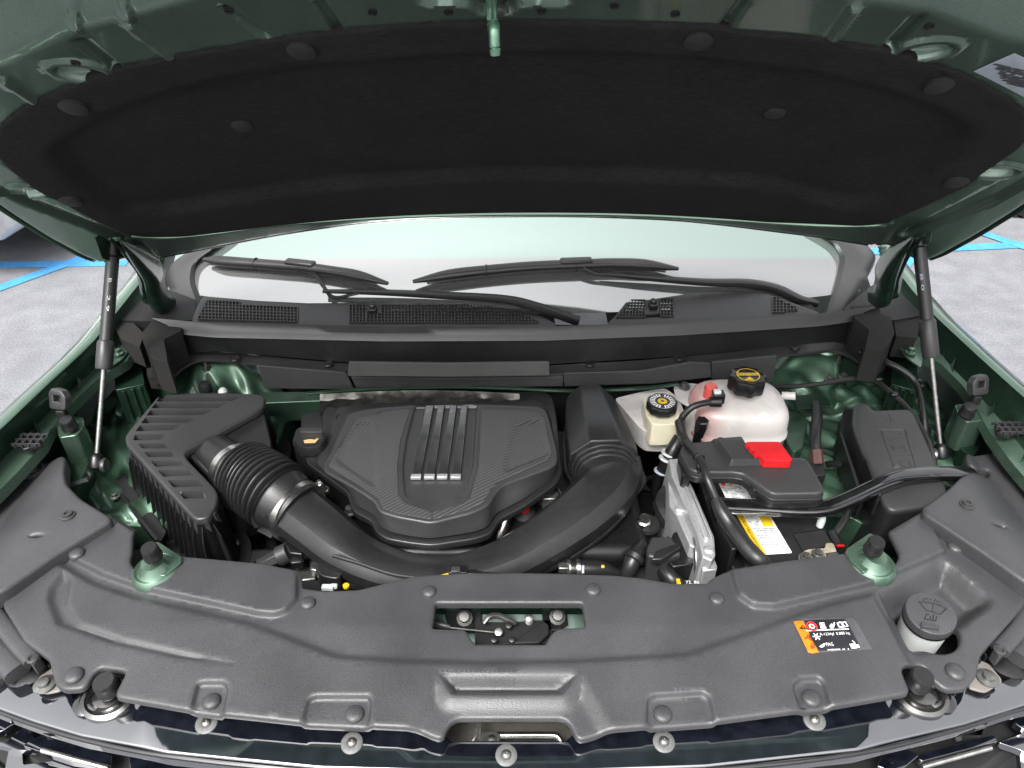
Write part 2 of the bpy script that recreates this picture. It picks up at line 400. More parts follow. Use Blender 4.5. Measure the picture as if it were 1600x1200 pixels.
# ============================================================ THE PLACE
L3=lambda pts,z:[P(a,b,z) for a,b in pts]
g=M('asphalt_ground',(np.array([[-150,-150,0],[150,-150,0],[150,250,0],[-150,250,0]],float),[(0,1,2,3)]),asph); tag(g,kind='structure')
LN=[0]
def line(a,b,wd,name='blue_parking_line'):
    LN[0]+=1
    a=P(*a,0.0);b=P(*b,0.0); d=(b-a)/np.linalg.norm(b-a); n=np.array([-d[1],d[0],0])*wd/2
    q=[a-n,b-n,b+n,a+n]
    for p in q: p[2]=.002+.0012*LN[0]
    o=M(name,(np.array(q),[(0,1,2,3)]),bluel); tag(o,kind='structure')
line((-600,425),(200,411),.085); line((-150,505),(290,345),.085)
line((1300,397),(1900,370),.085); line((1440,334),(1760,440),.085); line((1398,432),(1440,378),.08)

def car(x,y,rz,body,label,wheelc,name):
    """plain parked car: lower body, cabin with panes, four wheels"""
    t=thing(name,label,'car',(x,y,0)); R=Matrix.Rotation(rz,3,'Z')
    def G(geo):
        v,f=geo; return np.array([R@Vector(q) for q in v])+np.array([x,y,0]),f
    prof=[(-2.3,.25),(-2.34,.62),(-2.2,.92),(-1.2,1.02),(-.95,1.06),(1.5,1.06),(2.2,1.0),(2.32,.7),(2.28,.25)]
    def ext(pr,w,wt=None):
        n=len(pr); V=[(a,-w,b) for a,b in pr]+[(a,w,b) for a,b in pr]; return np.array(V,float),[tuple(range(n)),tuple(range(2*n-1,n-1,-1))]+[(i,i+n,(i+1)%n+n,(i+1)%n) for i in range(n)]
    M('body',G(ext(prof,.92)),body,t,bev=.07,seg=3)
    cab=[(-1.15,1.03),(-.45,1.5),(.2,1.58),(1.5,1.52),(2.05,1.03)]
    M('cabin',G(ext(cab,.8)),body,t,bev=.06)
    M('side_window',G(ext([(-.85,1.08),(-.4,1.42),(.3,1.49),(1.35,1.45),(1.7,1.08)],.808)),gloss,t)
    M('sill',G(box((0,0,.27),(3.0,1.8,.12))),dark,t,bev=.02)
    M('grille_mesh',G(box((-2.36,0,.56),(.04,1.6,.2))),dark,t,bev=.01)
    for sx in(-1.45,1.42):
        for sy in(-1,1):
            c=G((np.array([[sx,sy*.80,.37]]),[]))[0][0]; ax=np.array(R@Vector((0,sy,0)))
            wt=M('wheel',lathe(c,ax,[(.1,-.1),(.3,-.11),(.355,-.09),(.372,-.05),(.374,0),(.372,.06),(.355,.11),(.3,.13),(.245,.12)],40),rubber,t)
            M('rim',lathe(c,ax,[(.245,.118),(.235,.08),(.2,.06),(.09,.075),(.07,.1),(.0,.1)],20,wob=None),wheelc,wt)
            nt_=48
            gs=[]
            for k in range(nt_):
                a=2*math.pi*k/nt_; u,v=basis(ax); d=u*math.cos(a)+v*math.sin(a); gs.append(beam(c+d*.368-ax*.07,c+d*.368+ax*.1,.02,.02,up=d))
            o=M('tyre_tread',join(*gs),rubber,wt,smooth=False); tag(o,kind='stuff')
    return t
whitecar=mat('white_car_paint',(.5,.5,.51),.2,coat=.6,nscale=4,namt=.02)
darkcar=mat('dark_car_paint',(.03,.032,.036),.2,coat=.6,nscale=4,namt=.1)
car(-3.45,6.05,math.radians(85),whitecar,'white parked car at the far left beyond the blue lines',steel,'parked_car')
car(5.05,5.25,math.radians(-12),darkcar,'dark parked car at the right edge with a bronze wheel and knobbly tyre',mat('bronze_rim',(.3,.22,.14),.4,metal=.6),'parked_car')

# ------------------------------------------------------------ fenders
def fender(side, crest, crease, edge, label):
    n=26
    zc=lambda k:1.105+.045*k/(n-1)
    A=resamp(crest,n); B=resamp(crease,n); C=resamp(edge,n)
    a=[P(*A[k],zc(k)) for k in range(n)]; b=[P(*B[k],zc(k)-.062) for k in range(n)]; c=[P(*C[k],zc(k)-.066) for k in range(n)]
    s=side
    o=[[q+np.array(d) for q in a] for d in ((s*.006,0,.0035),(s*.016,0,.002),(s*.045,0,-.012),(s*.085,0,-.06),(s*.11,0,-.16),(s*.12,0,-.40),(s*.10,0,-.62))]
    t=thing('fender',label,'fender',(float(np.mean([q[0] for q in a])),float(np.mean([q[1] for q in a])),.45))
    inn=[[q+np.array((s*.001,0,-.012)) for q in a]]
    dn=[[q+np.array((-s*.002,0,-.02)) for q in c]]
    M('outer_panel',strip([a]+o),green,t,auto=60)
    M('inner_flange',strip([a]+inn+[[ (1-k)*p+k*q for p,q in zip(inn[0],b)] for k in(.4,.8)]+[b]),greend,t,auto=60)
    M('ledge',strip([[q+np.array((0,0,.0003)) for q in b],c]+dn),green,t,auto=50)
    for k in (6,11,15,19):       # little stiffening gussets on the ledge
        p=b[k]; q=c[k]
        M('gusset',(np.array([p+(0,-.008,.0),p+(0,.008,.0),p*.35+q*.65+(0,0,.001),p+np.array((0,0,.024))]),[(0,1,2),(0,2,3),(1,3,2),(0,3,1)]),greend,t,smooth=False)
    return t
fender(-1,[(-300,930),(-140,800),(-60,726),(0,672),(70,605),(141,540),(190,478),(240,415),(262,380)],[(-190,940),(-80,810),(0,722),(50,672),(80,641),(106,615),(132,591),(156,570),(200,538),(235,500)],[(-170,950),(-60,825),(30,735),(69,692),(82,663),(104,638),(130,613),(156,588),(196,566),(224,525)],'green painted fender along the left edge of the engine bay')
fender(1,[(1900,880),(1750,752),(1660,673),(1600,621),(1530,558),(1458,491),(1420,447),(1394,412),(1375,380)],[(1770,900),(1660,775),(1600,704),(1566,660),(1519,606),(1490,577),(1465,547),(1420,515),(1390,480)],[(1750,910),(1640,790),(1580,722),(1546,675),(1528,640),(1508,606),(1465,563),(1418,545),(1395,500)],'green painted fender along the right edge of the engine bay')

# ------------------------------------------------------------ engine bay tub, wings, firewall
t=thing('engine_bay_shell','dark hollow tub of the engine bay under the engine parts','car body',(0,1.0,.4))
def wall(pts,z0,z1):
    a=[np.array([x,y,z1]) for x,y in pts]; b=[np.array([x,y,z0]) for x,y in pts]; return strip([a,b])
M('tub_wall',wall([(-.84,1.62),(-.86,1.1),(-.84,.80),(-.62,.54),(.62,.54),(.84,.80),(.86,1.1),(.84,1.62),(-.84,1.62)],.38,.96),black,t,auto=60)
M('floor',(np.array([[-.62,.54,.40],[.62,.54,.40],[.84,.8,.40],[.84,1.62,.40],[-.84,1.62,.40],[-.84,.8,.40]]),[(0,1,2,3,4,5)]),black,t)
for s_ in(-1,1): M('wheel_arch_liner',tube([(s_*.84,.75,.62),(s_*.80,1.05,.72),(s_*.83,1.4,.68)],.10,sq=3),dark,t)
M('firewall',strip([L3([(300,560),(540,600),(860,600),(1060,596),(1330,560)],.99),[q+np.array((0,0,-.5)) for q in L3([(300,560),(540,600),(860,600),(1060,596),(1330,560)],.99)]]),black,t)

def wing(name,label,out,dome,ring,dirx,extra):
    f=HZ(.955)
    D=np.array(f.px(*dome)); 
    ph=rng.rand(6)*6
    def base(u,v):
        r=np.hypot((u-D[0]),(v-D[1])*1.15); h=.078/(1+(np.maximum(r-.045,0)/.06)**2.4)
        wv=.006*np.sin(u*41+ph[0]+3*np.sin(v*17))+.005*np.sin(v*57+ph[1]+2*np.sin(u*31))+.0035*np.sin((u+v)*110+ph[2])
        h+=wv*np.clip((r-.07)/.05,0,1)
        h+=.014*np.maximum(0,np.sin(np.arctan2(v-D[1],(u-D[0]))*5+ph[3]))**3*np.exp(-((r-.10)/.04)**2)
        return h
    t=thing(name,label,'car body',(D[0],D[1],.93))
    feats=[(rnd(f.pxs(p),.006),d,wd) for p,d,wd in extra]
    M('wing_sheet',relief(f,rnd(f.pxs(out),.02),feats,grid=.0075,skirt=.25,lip=.004,base=base),greenm,t,auto=60)
    c=np.array([D[0],D[1],.955+.0785])
    M('tower_ring',lathe(c,(0,0,1),[(.047,-.008),(.049,.0),(.046,.005),(.036,.005),(.032,.001),(.030,-.012)],36),green,t)
    M('bearing_cap',lathe(c,(0,0,1),[(.031,-.015),(.026,-.002),(.012,.002),(0,.003)],24),black,t)
    for k in range(3):
        a=.6+k*2.1; q=c+np.array((math.cos(a)*.062,math.sin(a)*.062,-.006)); M('stud',lathe(q,(0,0,1),[(.008,-.004),(.008,.004),(.004,.005),(.004,.014),(0,.015)],10),zinc,t)
    # seam sealer ridge running forward
    pts=[]
    return t
LW=wing('inner_wing','crumpled green inner wing and strut tower behind the ribbed air filter box',[(118,700),(150,640),(205,608),(238,585),(300,556),(400,575),(432,600),(455,640),(430,700),(300,820),(170,815),(115,760)],(345,592),None,1,
  [([(175,640),(240,620),(262,650),(215,700),(180,690)],-.014,.012),([(255,600),(300,592),(300,612),(262,622)],-.008,.008),([(190,560),(235,575),(225,590),(170,590)],-.010,.008)])
RW=wing('inner_wing','crumpled green inner wing and strut tower beyond the coolant tank',[(1190,600),(1215,565),(1300,548),(1385,565),(1430,590),(1470,630),(1490,700),(1490,780),(1380,830),(1260,790),(1190,740)],(1278,583),None,-1,
  [([(1290,625),(1400,612),(1415,632),(1300,648)],.010,.010),([(1255,650),(1370,655),(1372,690),(1270,700)],-.012,.012),([(1400,650),(1450,655),(1460,700),(1410,690)],-.012,.01)])
# ribbed green side brackets (hinge pillars) beside the struts
def pillar(pxl,label,top):
    t=thing('hinge_pillar',label,'car body',P(*pxl[0],.95))
    M('pillar_face',slab(pxl,1.035,.14,r=.004),greend,t,bev=.003)
    M('ledge_plate',slab(top,1.088,.004,r=.012),green,t,bev=.001)
    c=np.mean([P(*q,1.092) for q in top],0); M('bolt',lathe(c,(0,0,1),[(.011,-.001),(.011,.002),(.006,.003),(.006,.010),(0,.011)],12),green,t)
    for k in (0.25,.55,.8):
        a=P(*pxl[0],1.035)*(1-k)+P(*pxl[1],1.035)*k; b=P(*pxl[3],1.035)*(1-k)+P(*pxl[2],1.035)*k; M('rib',beam(b+np.array((0,-.0015,-.004)),b+np.array((0,-.003,-.12)),.008,.006,up=(0,1,0)),greend,t,smooth=False,bev=.001)
pillar([(176,562),(216,545),(226,600),(180,610)],'ribbed dark green body bracket right of the left gas strut',[(162,548),(196,536),(206,541),(190,562),(168,575)])
pillar([(1432,562),(1398,540),(1392,600),(1436,612)],'ribbed dark green body bracket left of the right gas strut',[(1444,548),(1412,533),(1400,537),(1418,560),(1440,575)])

# ------------------------------------------------------------ windscreen, pillars, dashboard
def wsp(u,s): # u across, s up the glass
    return np.array([u,1.36+.13*(u/.75)**2+s*math.cos(math.radians(29)),1.118+s*math.sin(math.radians(29))-.02*(u/.75)**2])
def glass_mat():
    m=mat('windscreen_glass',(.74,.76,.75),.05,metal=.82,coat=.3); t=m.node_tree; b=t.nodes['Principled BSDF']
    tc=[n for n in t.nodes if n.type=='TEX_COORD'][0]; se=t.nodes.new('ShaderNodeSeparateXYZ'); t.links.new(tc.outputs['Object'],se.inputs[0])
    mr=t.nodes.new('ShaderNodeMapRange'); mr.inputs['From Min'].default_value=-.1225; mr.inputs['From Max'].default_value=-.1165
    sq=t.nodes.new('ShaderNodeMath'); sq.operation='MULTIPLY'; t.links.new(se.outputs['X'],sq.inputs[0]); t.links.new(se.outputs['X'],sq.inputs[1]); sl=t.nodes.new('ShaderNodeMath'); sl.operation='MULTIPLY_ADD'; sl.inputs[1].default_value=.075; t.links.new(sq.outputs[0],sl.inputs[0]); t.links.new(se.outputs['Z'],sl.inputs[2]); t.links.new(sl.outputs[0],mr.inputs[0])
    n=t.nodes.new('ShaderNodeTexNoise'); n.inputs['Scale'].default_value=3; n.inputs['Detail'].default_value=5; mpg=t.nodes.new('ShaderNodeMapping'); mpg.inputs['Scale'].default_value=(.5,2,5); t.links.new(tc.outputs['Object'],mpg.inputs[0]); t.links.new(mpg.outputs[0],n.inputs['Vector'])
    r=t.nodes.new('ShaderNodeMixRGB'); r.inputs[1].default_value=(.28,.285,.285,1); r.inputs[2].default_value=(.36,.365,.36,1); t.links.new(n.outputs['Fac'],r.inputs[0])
    m2=t.nodes.new('ShaderNodeMixRGB'); m2.inputs[2].default_value=(.30,.37,.34,1); t.links.new(mr.outputs[0],m2.inputs[0]); t.links.new(r.outputs[0],m2.inputs[1]); t.links.new(m2.outputs[0],b.inputs['Base Color'])  # mint reflection painted into the base colour of the upper glass
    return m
t=thing('windshield','pale reflecting windshield with a mint reflection painted on the upper glass behind the wipers','windshield',(0,1.4,1.1))
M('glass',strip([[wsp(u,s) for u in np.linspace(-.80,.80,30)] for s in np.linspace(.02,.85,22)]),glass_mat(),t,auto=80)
def onglass(x,y,h):
    r=ray(x,y); lo,hi=.8,3.2
    for k in range(40):
        m=(lo+hi)/2; p=CAM+r*m; s=(p[1]-1.36-.13*(p[0]/.75)**2)/math.cos(math.radians(29))
        if p[2]>wsp(p[0],s)[2]+h: lo=m
        else: hi=m
    return CAM+r*lo
def ptrim(pp,z,label):
    t=thing('pillar_trim',label,'trim',onglass(*pp[0][0],.0))
    rows=[[onglass(a,b,dz) for (a,b) in catmull(r,4)] for r,dz in zip(pp,(-.03,.014,.022,.020,.003))]
    M('trim_strip',strip(rows),grain2,t,auto=50)
    return t
ptrim([[(266,460),(258,440),(262,418),(276,402),(310,380),(350,360)],[(268,458),(261,438),(265,420),(280,404),(312,384),(352,363)],[(288,465),(280,440),(283,420),(294,406),(318,390),(356,366)],[(306,469),(297,442),(298,421),(305,408),(324,394),(360,368)],[(315,471),(304,442),(304,421),(311,408),(330,394),(364,368)]],1.13,'grey windshield corner trim at the left end of the cowl')
ptrim([[(1330,482),(1352,440),(1368,405),(1356,384),(1330,362),(1290,345)],[(1326,482),(1348,440),(1363,405),(1351,386),(1326,364),(1286,347)],[(1312,486),(1332,440),(1343,406),(1335,390),(1314,370),(1276,352)],[(1297,490),(1312,444),(1320,410),(1317,394),(1302,376),(1268,356)],[(1290,491),(1305,444),(1312,410),(1310,395),(1296,377),(1262,356)]],1.13,'grey windshield corner trim at the right end of the cowl')
M('roof',strip([[wsp(u,.84)+np.array((0,y,z)) for u in np.linspace(-.8,.8,12)] for y,z in((0,0),(.15,.04),(.5,.07),(1.4,.03))]),green,None,label='green roof of the car beyond the windshield',cat='car body',auto=80)
bd=thing('car_side','green flank of the car body behind the fender gap','car body',(0,2.2,.4))
for s in(-1,1): M('door_panel',strip([[np.array((s*(.80+dx),y,z)) for y in(1.62,2.2,3.6)] for dx,z in((.02,1.16),(.14,.95),(.16,.7),(.12,.4))]),green,bd,auto=60)

# ------------------------------------------------------------ cowl
xs=np.linspace(236,1378,60)
def row(pts,z=None,Y=None,n=60,x0=None,x1=None):
    p=np.asarray(pts,float); q=rx(pts,np.linspace(p[0,0],p[-1,0],n))
    return [P(a,b,z) if Y is None else PY(a,b,Y) for a,b in q]
ct=thing('cowl_panel','black cowl panel with vent grilles running across below the windshield','cowl',(0,1.3,1.0))
A=row([(240,497),(330,505),(600,510),(850,510),(1060,503),(1280,490),(1376,477)],1.135)
A2=[q+np.array((0,-.010,.006)) for q in A]
B=row([(262,508),(330,515),(600,521),(850,520),(1060,512),(1280,498),(1350,488)],1.132)
B2=[q+np.array((0,-.002,-.006)) for q in B]
C=[q+np.array((0,-.006,-.008)) for q in B2]; C2=[q+np.array((0,.006,-.003)) for q in C]
M('weather_seal',strip([[q+np.array((0,.006,-.02)) for q in A],A,A2,B,B2,C,C2]),grain2,ct,auto=35)
yy=np.mean([q[1] for q in C2])
W0=[q+np.array((0,.008,.002)) for q in C2]
W1=[PY(a,b,float(c[1])-.004) for (a,b),c in zip(rx([(300,552),(330,548),(540,566),(700,571),(860,569),(1060,557),(1310,533),(1330,540)],np.linspace(300,1330,60)),W0)]
M('drain_wall',strip([W0,W1]),satin,ct,auto=70)
lp=[(240,588),(262,575),(285,556),(305,548),(330,549),(540,568),(700,573),(860,571),(1000,563),(1150,549),(1240,539),(1300,533),(1330,540),(1352,556)]
lq=[(246,600),(272,586),(292,568),(310,560),(340,560),(540,580),(700,584),(860,582),(990,577),(1150,562),(1240,551),(1300,545),(1322,551),(1345,566)]
T0=[P(a,b,1.052) for a,b in rx(lp,np.linspace(240,1352,80))]; T1=[P(a,b,1.050) for a,b in rx(lq,np.linspace(246,1345,80))]
M('lower_ledge',strip([T0,T1,[q+np.array((0,-.003,-.001)) for q in T1],[q+np.array((0,-.004,-.006)) for q in T1],[q+np.array((0,.004,-.007)) for q in T1]]),grain2,ct,auto=40)
def pin(fr,c,r,parent,mt=grain,name='push_pin',h=.0035,k=1):
    u,v=fr.px(*c); p=fr.at(u,v,0); R=r*mpp(p); 
    return M(name,lathe(p,fr.N,[(R*1.02,-.001),(R*1.02,h*.5),(R*.93,h*.9),(R*.6,h*1.15),(R*.5,h*1.05),(0,h*1.05)],24),mt,parent,auto=50)
f=HZ(1.056)
for c in((367,562),(513,570),(922,570),(1062,561),(1242,544)): pin(f,c,7,ct,satin,h=.004)
# vent grilles: frame plates with real lattices
ft=Frame((0,1.33,1.127),(1,0,0),(0,1,.12))
def lattice(cols,y0,y1,fr,x0,x1,pit,rows,cut,h=.0035):
    gs=[];wd=.0016
    for k in range(cols+1):
        x=x0+(x1-x0)*k/cols; ya,yb=cut(x)
        a=fr.at(*fr.px(x,ya),h*.4); b=fr.at(*fr.px(x,yb),h*.4); gs.append(beam(a,b,wd,.004))
    for j in range(rows+1):
        segs=[]
        pts=[]
        for k in range(cols*2+1):
            x=x0+(x1-x0)*k/(cols*2); ya,yb=cut(x); y=y0(x)+(y1(x)-y0(x))*j/rows
            if min(ya,yb)-.5<=y<=max(ya,yb)+.5: pts.append((x,y))
            elif pts: segs.append(pts); pts=[]
        if pts: segs.append(pts)
        for sg in segs:
            if len(sg)<2: continue
            for a,b in zip(sg[:-1],sg[1:]): gs.append(beam(fr.at(*fr.px(*a),h*.4),fr.at(*fr.px(*b),h*.4),wd,.004))
    return join(*gs)
def plate(out,holes,parent,name='vent_plate'):
    return M(name,relief(ft,ft.pxs(out),holes=[ft.pxs(h) for h in holes],grid=.02,skirt=.006,lip=.0015,hskirt=.006),grain2,parent)
top=lambda x:float(np.interp(x,[300,470,600,760,800,830,860],[468,476,478,477,480,488,500]))
bot=lambda x:float(np.interp(x,[300,470,600,850],[499,506,507,508]))
h1=[(322,471),(376,472),(378,477),(466,480),(464,504),(308,500)]
h2=[(546,478),(573,478),(573,491),(595,491),(595,478),(700,478),(765,479),(800,486),(825,494),(842,502),(840,505),(546,505)]
plate([(300,503),(308,480),(318,463),(400,470),(480,474),(585,473),(700,472),(765,472),(800,477),(835,489),(868,506),(868,512),(600,512),(320,508)],[h1,h2],ct)
plate([(948,508),(962,494),(984,466),(1010,462),(1100,457),(1170,456),(1200,460),(1240,474),(1278,488),(1278,494),(1100,503)],[[(962,498),(985,470),(1008,470),(1008,490),(1032,489),(1032,468),(1051,467),(1052,495)],[(1207,466),(1216,466),(1245,481),(1246,487),(1211,490)]],ct)
bt=row([(300,500),(600,509),(860,509)],z=1.11); 
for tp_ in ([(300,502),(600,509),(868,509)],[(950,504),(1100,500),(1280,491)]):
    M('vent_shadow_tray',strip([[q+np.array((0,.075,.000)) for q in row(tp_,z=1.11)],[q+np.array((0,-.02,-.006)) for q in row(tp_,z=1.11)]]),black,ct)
def vl(x0,x1,tp,bt_,cols,rows,yl):
    o=M('vent_lattice',lattice(cols,lambda x:yl[0](x),lambda x:yl[1](x),ft,x0,x1,0,rows,lambda x:(tp(x),bt_(x))),grain2,ct,smooth=False); tag(o,kind='stuff')
b1=lambda x:float(np.interp(x,[308,464],[500,504])); vl(310,465,lambda x:float(np.interp(x,[308,322,376,378,466],[499,471,472,477,480])),b1,29,6,(lambda x:float(np.interp(x,[308,466],[470,477])),b1))
b2=lambda x:505.
vl(546,572,lambda x:478.,b2,5,6,(lambda x:478.,b2)); vl(596,841,lambda x:float(np.interp(x,[595,700,765,800,825,842],[478,478,479,486,494,503])),b2,47,6,(lambda x:478.,b2)); vl(573,596,lambda x:491.,b2,4,3,(lambda x:491.,b2))
vl(963,1008,lambda x:float(np.interp(x,[962,985,1008],[496,470,470])),lambda x:float(np.interp(x,[962,1052],[498,495])),9,6,(lambda x:470.,lambda x:496.)); vl(1032,1052,lambda x:468.,lambda x:495.,4,6,(lambda x:468.,lambda x:495.)); vl(1207,1245,lambda x:float(np.interp(x,[1207,1216,1245],[466,466,481])),lambda x:float(np.interp(x,[1211,1246],[490,487])),7,5,(lambda x:466.,lambda x:489.))
for c in((583,487),(1020,480)):
    p=ft.at(*ft.px(*c),.003); nz=M('washer_nozzle',join(box(p+np.array((0,0,.002)),(.018,.020,.012)),lathe(p+np.array((0,.008,.008)),(0,-1,.3),[(.007,0),(.007,.012),(0,.014)],12)),dark,ct,bev=.003)
# sound boards hanging below the ledge
def board(pts,Y,z0,label,mt=shield,th=.006):
    t=[PY(a,b,Y) for a,b in pts]; return M('sound_board',prism(t,[q+np.array((0,th,0)) for q in t]),mt,None,bev=.0015,label=label,cat='insulation',group='boards under the cowl')
board([(402,571),(540,582),(553,609),(413,607)],1.262,0,'grey sound board under the left half of the cowl ledge')
board([(545,566),(700,568),(858,566),(859,587),(700,589),(543,588)],1.235,0,'pale grey felt strip across the middle of the cowl ledge',mat('pale_felt',(.05,.05,.049),.8,nscale=400,namt=.15,bscale=300,bamt=.6,spec=.2))
board([(548,589),(700,591),(860,589),(880,588),(880,604),(740,606),(556,606)],1.262,0,'dark sound board below the pale felt strip')
board([(880,583),(1000,580),(1080,566),(1110,568),(1112,590),(1020,600),(882,604)],1.262,0,'sound board right of the pale felt strip')
board([(1112,566),(1214,556),(1208,598),(1112,592)],1.262,0,'sound board behind the coolant cap')
# ragged grey foam blocks at both cowl ends
def foamb(px_,z,dz,label,n='foam_block'): return M(n,slab(px_,z,dz,r=.003),foam,None,bev=.003,label=label,cat='foam block')
foamb([(178,498),(205,500),(226,522),(218,542),(190,530),(176,508)],1.115,.05,'grey foam block beside the left gas strut')
foamb([(240,497),(280,503),(284,516),(256,530),(262,566),(238,560),(224,535),(222,520),(232,508)],1.13,.075,'notched grey foam block at the left end of the cowl')
foamb([(228,566),(262,562),(264,575),(250,590),(230,588)],1.06,.03,'small foam step below the left foam block')
foamb([(1330,478),(1374,476),(1376,490),(1392,495),(1398,520),(1382,548),(1352,545),(1358,515),(1335,497)],1.13,.075,'notched grey foam block at the right end of the cowl')
foamb([(1412,478),(1436,474),(1440,500),(1432,528),(1400,525),(1396,498)],1.115,.05,'grey foam block beside the right gas strut')
foamb([(1350,546),(1386,545),(1388,560),(1370,572),(1350,570)],1.06,.03,'small foam step below the right foam block')
# dark gaps behind the hinges
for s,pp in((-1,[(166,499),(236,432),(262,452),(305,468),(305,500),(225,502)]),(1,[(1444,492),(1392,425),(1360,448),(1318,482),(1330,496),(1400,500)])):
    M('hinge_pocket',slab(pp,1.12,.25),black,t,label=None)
# ------------------------------------------------------------ wipers
def wiper(label,bl,arm,arm2,rw):
    t=thing('wiper',label,'wiper',P(*arm[-1][:2],1.13),group='windshield wipers')
    def W(x,y,h):  # point above the glass
        r=ray(x,y); lo,hi=.8,3.0
        for k in range(40):
            m=(lo+hi)/2; p=CAM+r*m; s=(p[1]-1.36-.13*(p[0]/.75)**2)/math.cos(math.radians(29))
            if p[2]>wsp(p[0],s)[2]+h: lo=m
            else: hi=m
        return CAM+r*lo
    pts=[W(x,y,.022) for x,y in bl]; n=len(pts)
    rr=[.0045]+[rw]*(n-2)+[.0045]
    M('blade_cover',tube(pts,rr,n=10,sq=2.4,asp=.8),satin,t,auto=60)
    M('rubber_lip',tube([q+np.array((0,-.003,-.008)) for q in [pts[0]*.6+pts[1]*.4]+pts[1:-1]+[pts[-1]*.6+pts[-2]*.4]],.0035,n=6),rubber,t)
    m=len(bl)//2; p=pts[m]; d=pts[m+1]-pts[m-1]; d/=np.linalg.norm(d)
    M('joint_block',beam(p-d*.035+np.array((0,0,.006)),p+d*.035+np.array((0,0,.006)),.022,.018),satin,t,bev=.004)
    M('arm_rod',tube([W(x,y,h) for x,y,h in arm],.0042,n=8,sq=4,asp=.6),satin,t)
    M('arm_body',tube([W(x,y,h) for x,y,h,_ in arm2],[q[3] for q in arm2],n=12,sq=3,asp=.7),satin,t)
    for k in (.3,.68):
        q=pts[int((n-1)*k)]; M('cover_seam',lathe(q-d*.001,d,[(rw*1.03,0),(rw*1.03,.002)],12),black,t)
wiper('shorter left wiper with its blade lying to the left on the glass',[(318,405),(345,408),(400,412),(440,415),(470,417),(520,424),(560,431),(606,443)],[(452,411,.03),(478,413,.03),(500,438,.02),(520,464,.018),(560,458,.02)],[(505,455,.02,.005),(600,457,.02,.008),(700,462,.02,.010),(790,468,.02,.011),(840,480,.012,.012),(905,502,.0,.013)],.0135)
wiper('longer right wiper with its blade across the middle of the glass',[(645,440),(700,430),(760,423),(830,417),(900,414),(960,412),(1010,414),(1060,420)],[(870,413,.03),(900,412,.03),(930,426,.022),(960,430,.02)],[(940,428,.02,.005),(1010,434,.02,.008),(1100,441,.02,.010),(1170,443,.02,.012),(1215,452,.012,.013),(1250,468,.006,.012),(1275,474,.0,.011)],.014)
# ============================================================ HOOD
th=math.radians(42)
def hbend(u,v): return .085*(u/.8)**2+.05*np.clip((v-.6)/.4,0,2)**2
HF=Frame((0,1.4,1.326),(1,0,0),(0,-math.cos(th),math.sin(th)))
# N must face the camera (down/forward side)
if np.dot(HF.N,[0,-1,-1])<0: HF.N=-HF.N
HF.bend=hbend
ht=thing('hood','open green hood seen from below with its black felt liner','hood',(0,1.45,1.2))
outp=[(-60,298),(-30,318),(0,338),(60,375),(120,406),(150,416),(178,412),(215,402),(245,409),(330,393),(440,372),(540,357),(650,348),(800,344),(950,345),(1060,350),(1200,366),(1250,372),(1365,390),(1385,385),(1425,408),(1450,414),(1480,404),(1540,372),(1600,336),(1640,310)]
oo=HF.pxs(outp)
front=[(.84,.45),(.82,.8),(.74,1.02),(.5,1.15),(.25,1.20),(0,1.21),(-.25,1.20),(-.5,1.15),(-.74,1.02),(-.82,.8),(-.84,.45)]
ol=[tuple(q) for q in oo]+front
olr=rnd(ol,.03)
pad=[(-4,215),(14,189),(57,160),(135,126),(202,105),(280,88),(371,74),(439,61),(526,51),(648,40),(817,35),(996,39),(1036,39),(1121,42),(1151,51),(1276,62),(1364,76),(1418,89),(1509,120),(1583,162),(1604,188),(1603,210),(1586,230),(1532,267),(1509,287),(1431,324),(1384,344),(1347,350),(1200,344),(1060,334),(891,329),(700,331),(530,340),(400,354),(287,367),(219,367),(189,359),(145,338),(101,314),(64,297),(20,262),(-4,236)]
inr=[(61,233),(81,212),(169,162),(280,128),(371,108),(472,94),(540,89),(700,77),(868,71),(1070,79),(1262,101),(1397,132),(1499,169),(1532,196),(1529,219),(1465,277),(1397,319),(1330,330),(1262,314),(1195,296),(1060,287),(800,283),(530,297),(354,321),(270,335),(186,337),(135,312),(74,256)]
padu=rnd(HF.pxs(pad),.02); inru=rnd(HF.pxs(inr),.03)
def poly(pp,r=.006): return rnd(HF.pxs(pp),r)
def groove(a,b,wd):
    A=np.array(HF.px(*a)); B=np.array(HF.px(*b)); d=(B-A)/np.linalg.norm(B-A); n=np.array([-d[1],d[0]])*wd/2
    return [tuple(q) for q in (A-n,B-n,B+n,A+n)]
hf=[]
# forward folded-up face (pale in the photograph because it looks to the front sky)
fold=[(-200,130),(-100,112),(0,106),(40,92),(120,55),(190,38),(280,14),(330,-2),(500,-30),(800,-45),(1150,-30),(1300,5),(1400,18),(1440,24),(1560,64),(1600,72),(1700,90),(1800,130)]
fu=HF.pxs(fold)+[(.95,1.5),(-.95,1.5)]
hf.append((fu,-.05,.09))
ribs=[((196,34),(270,90),.016,.006),((180,-6),(205,34),.014,.006),((0,121),(58,160),.014,.006),((120,60),(185,110),.02,-.009),((495,0),(530,52),.018,-.008),((1340,8),(1300,62),.016,.006),((1440,24),(1385,80),.02,-.009),((1165,0),(1130,46),.018,-.008),((345,8),(420,60),.012,-.005),((100,-10),(120,50),.014,.005)]
for a,b,wd,d in ribs: hf.append((groove(a,b,wd),d,abs(d)*.8))
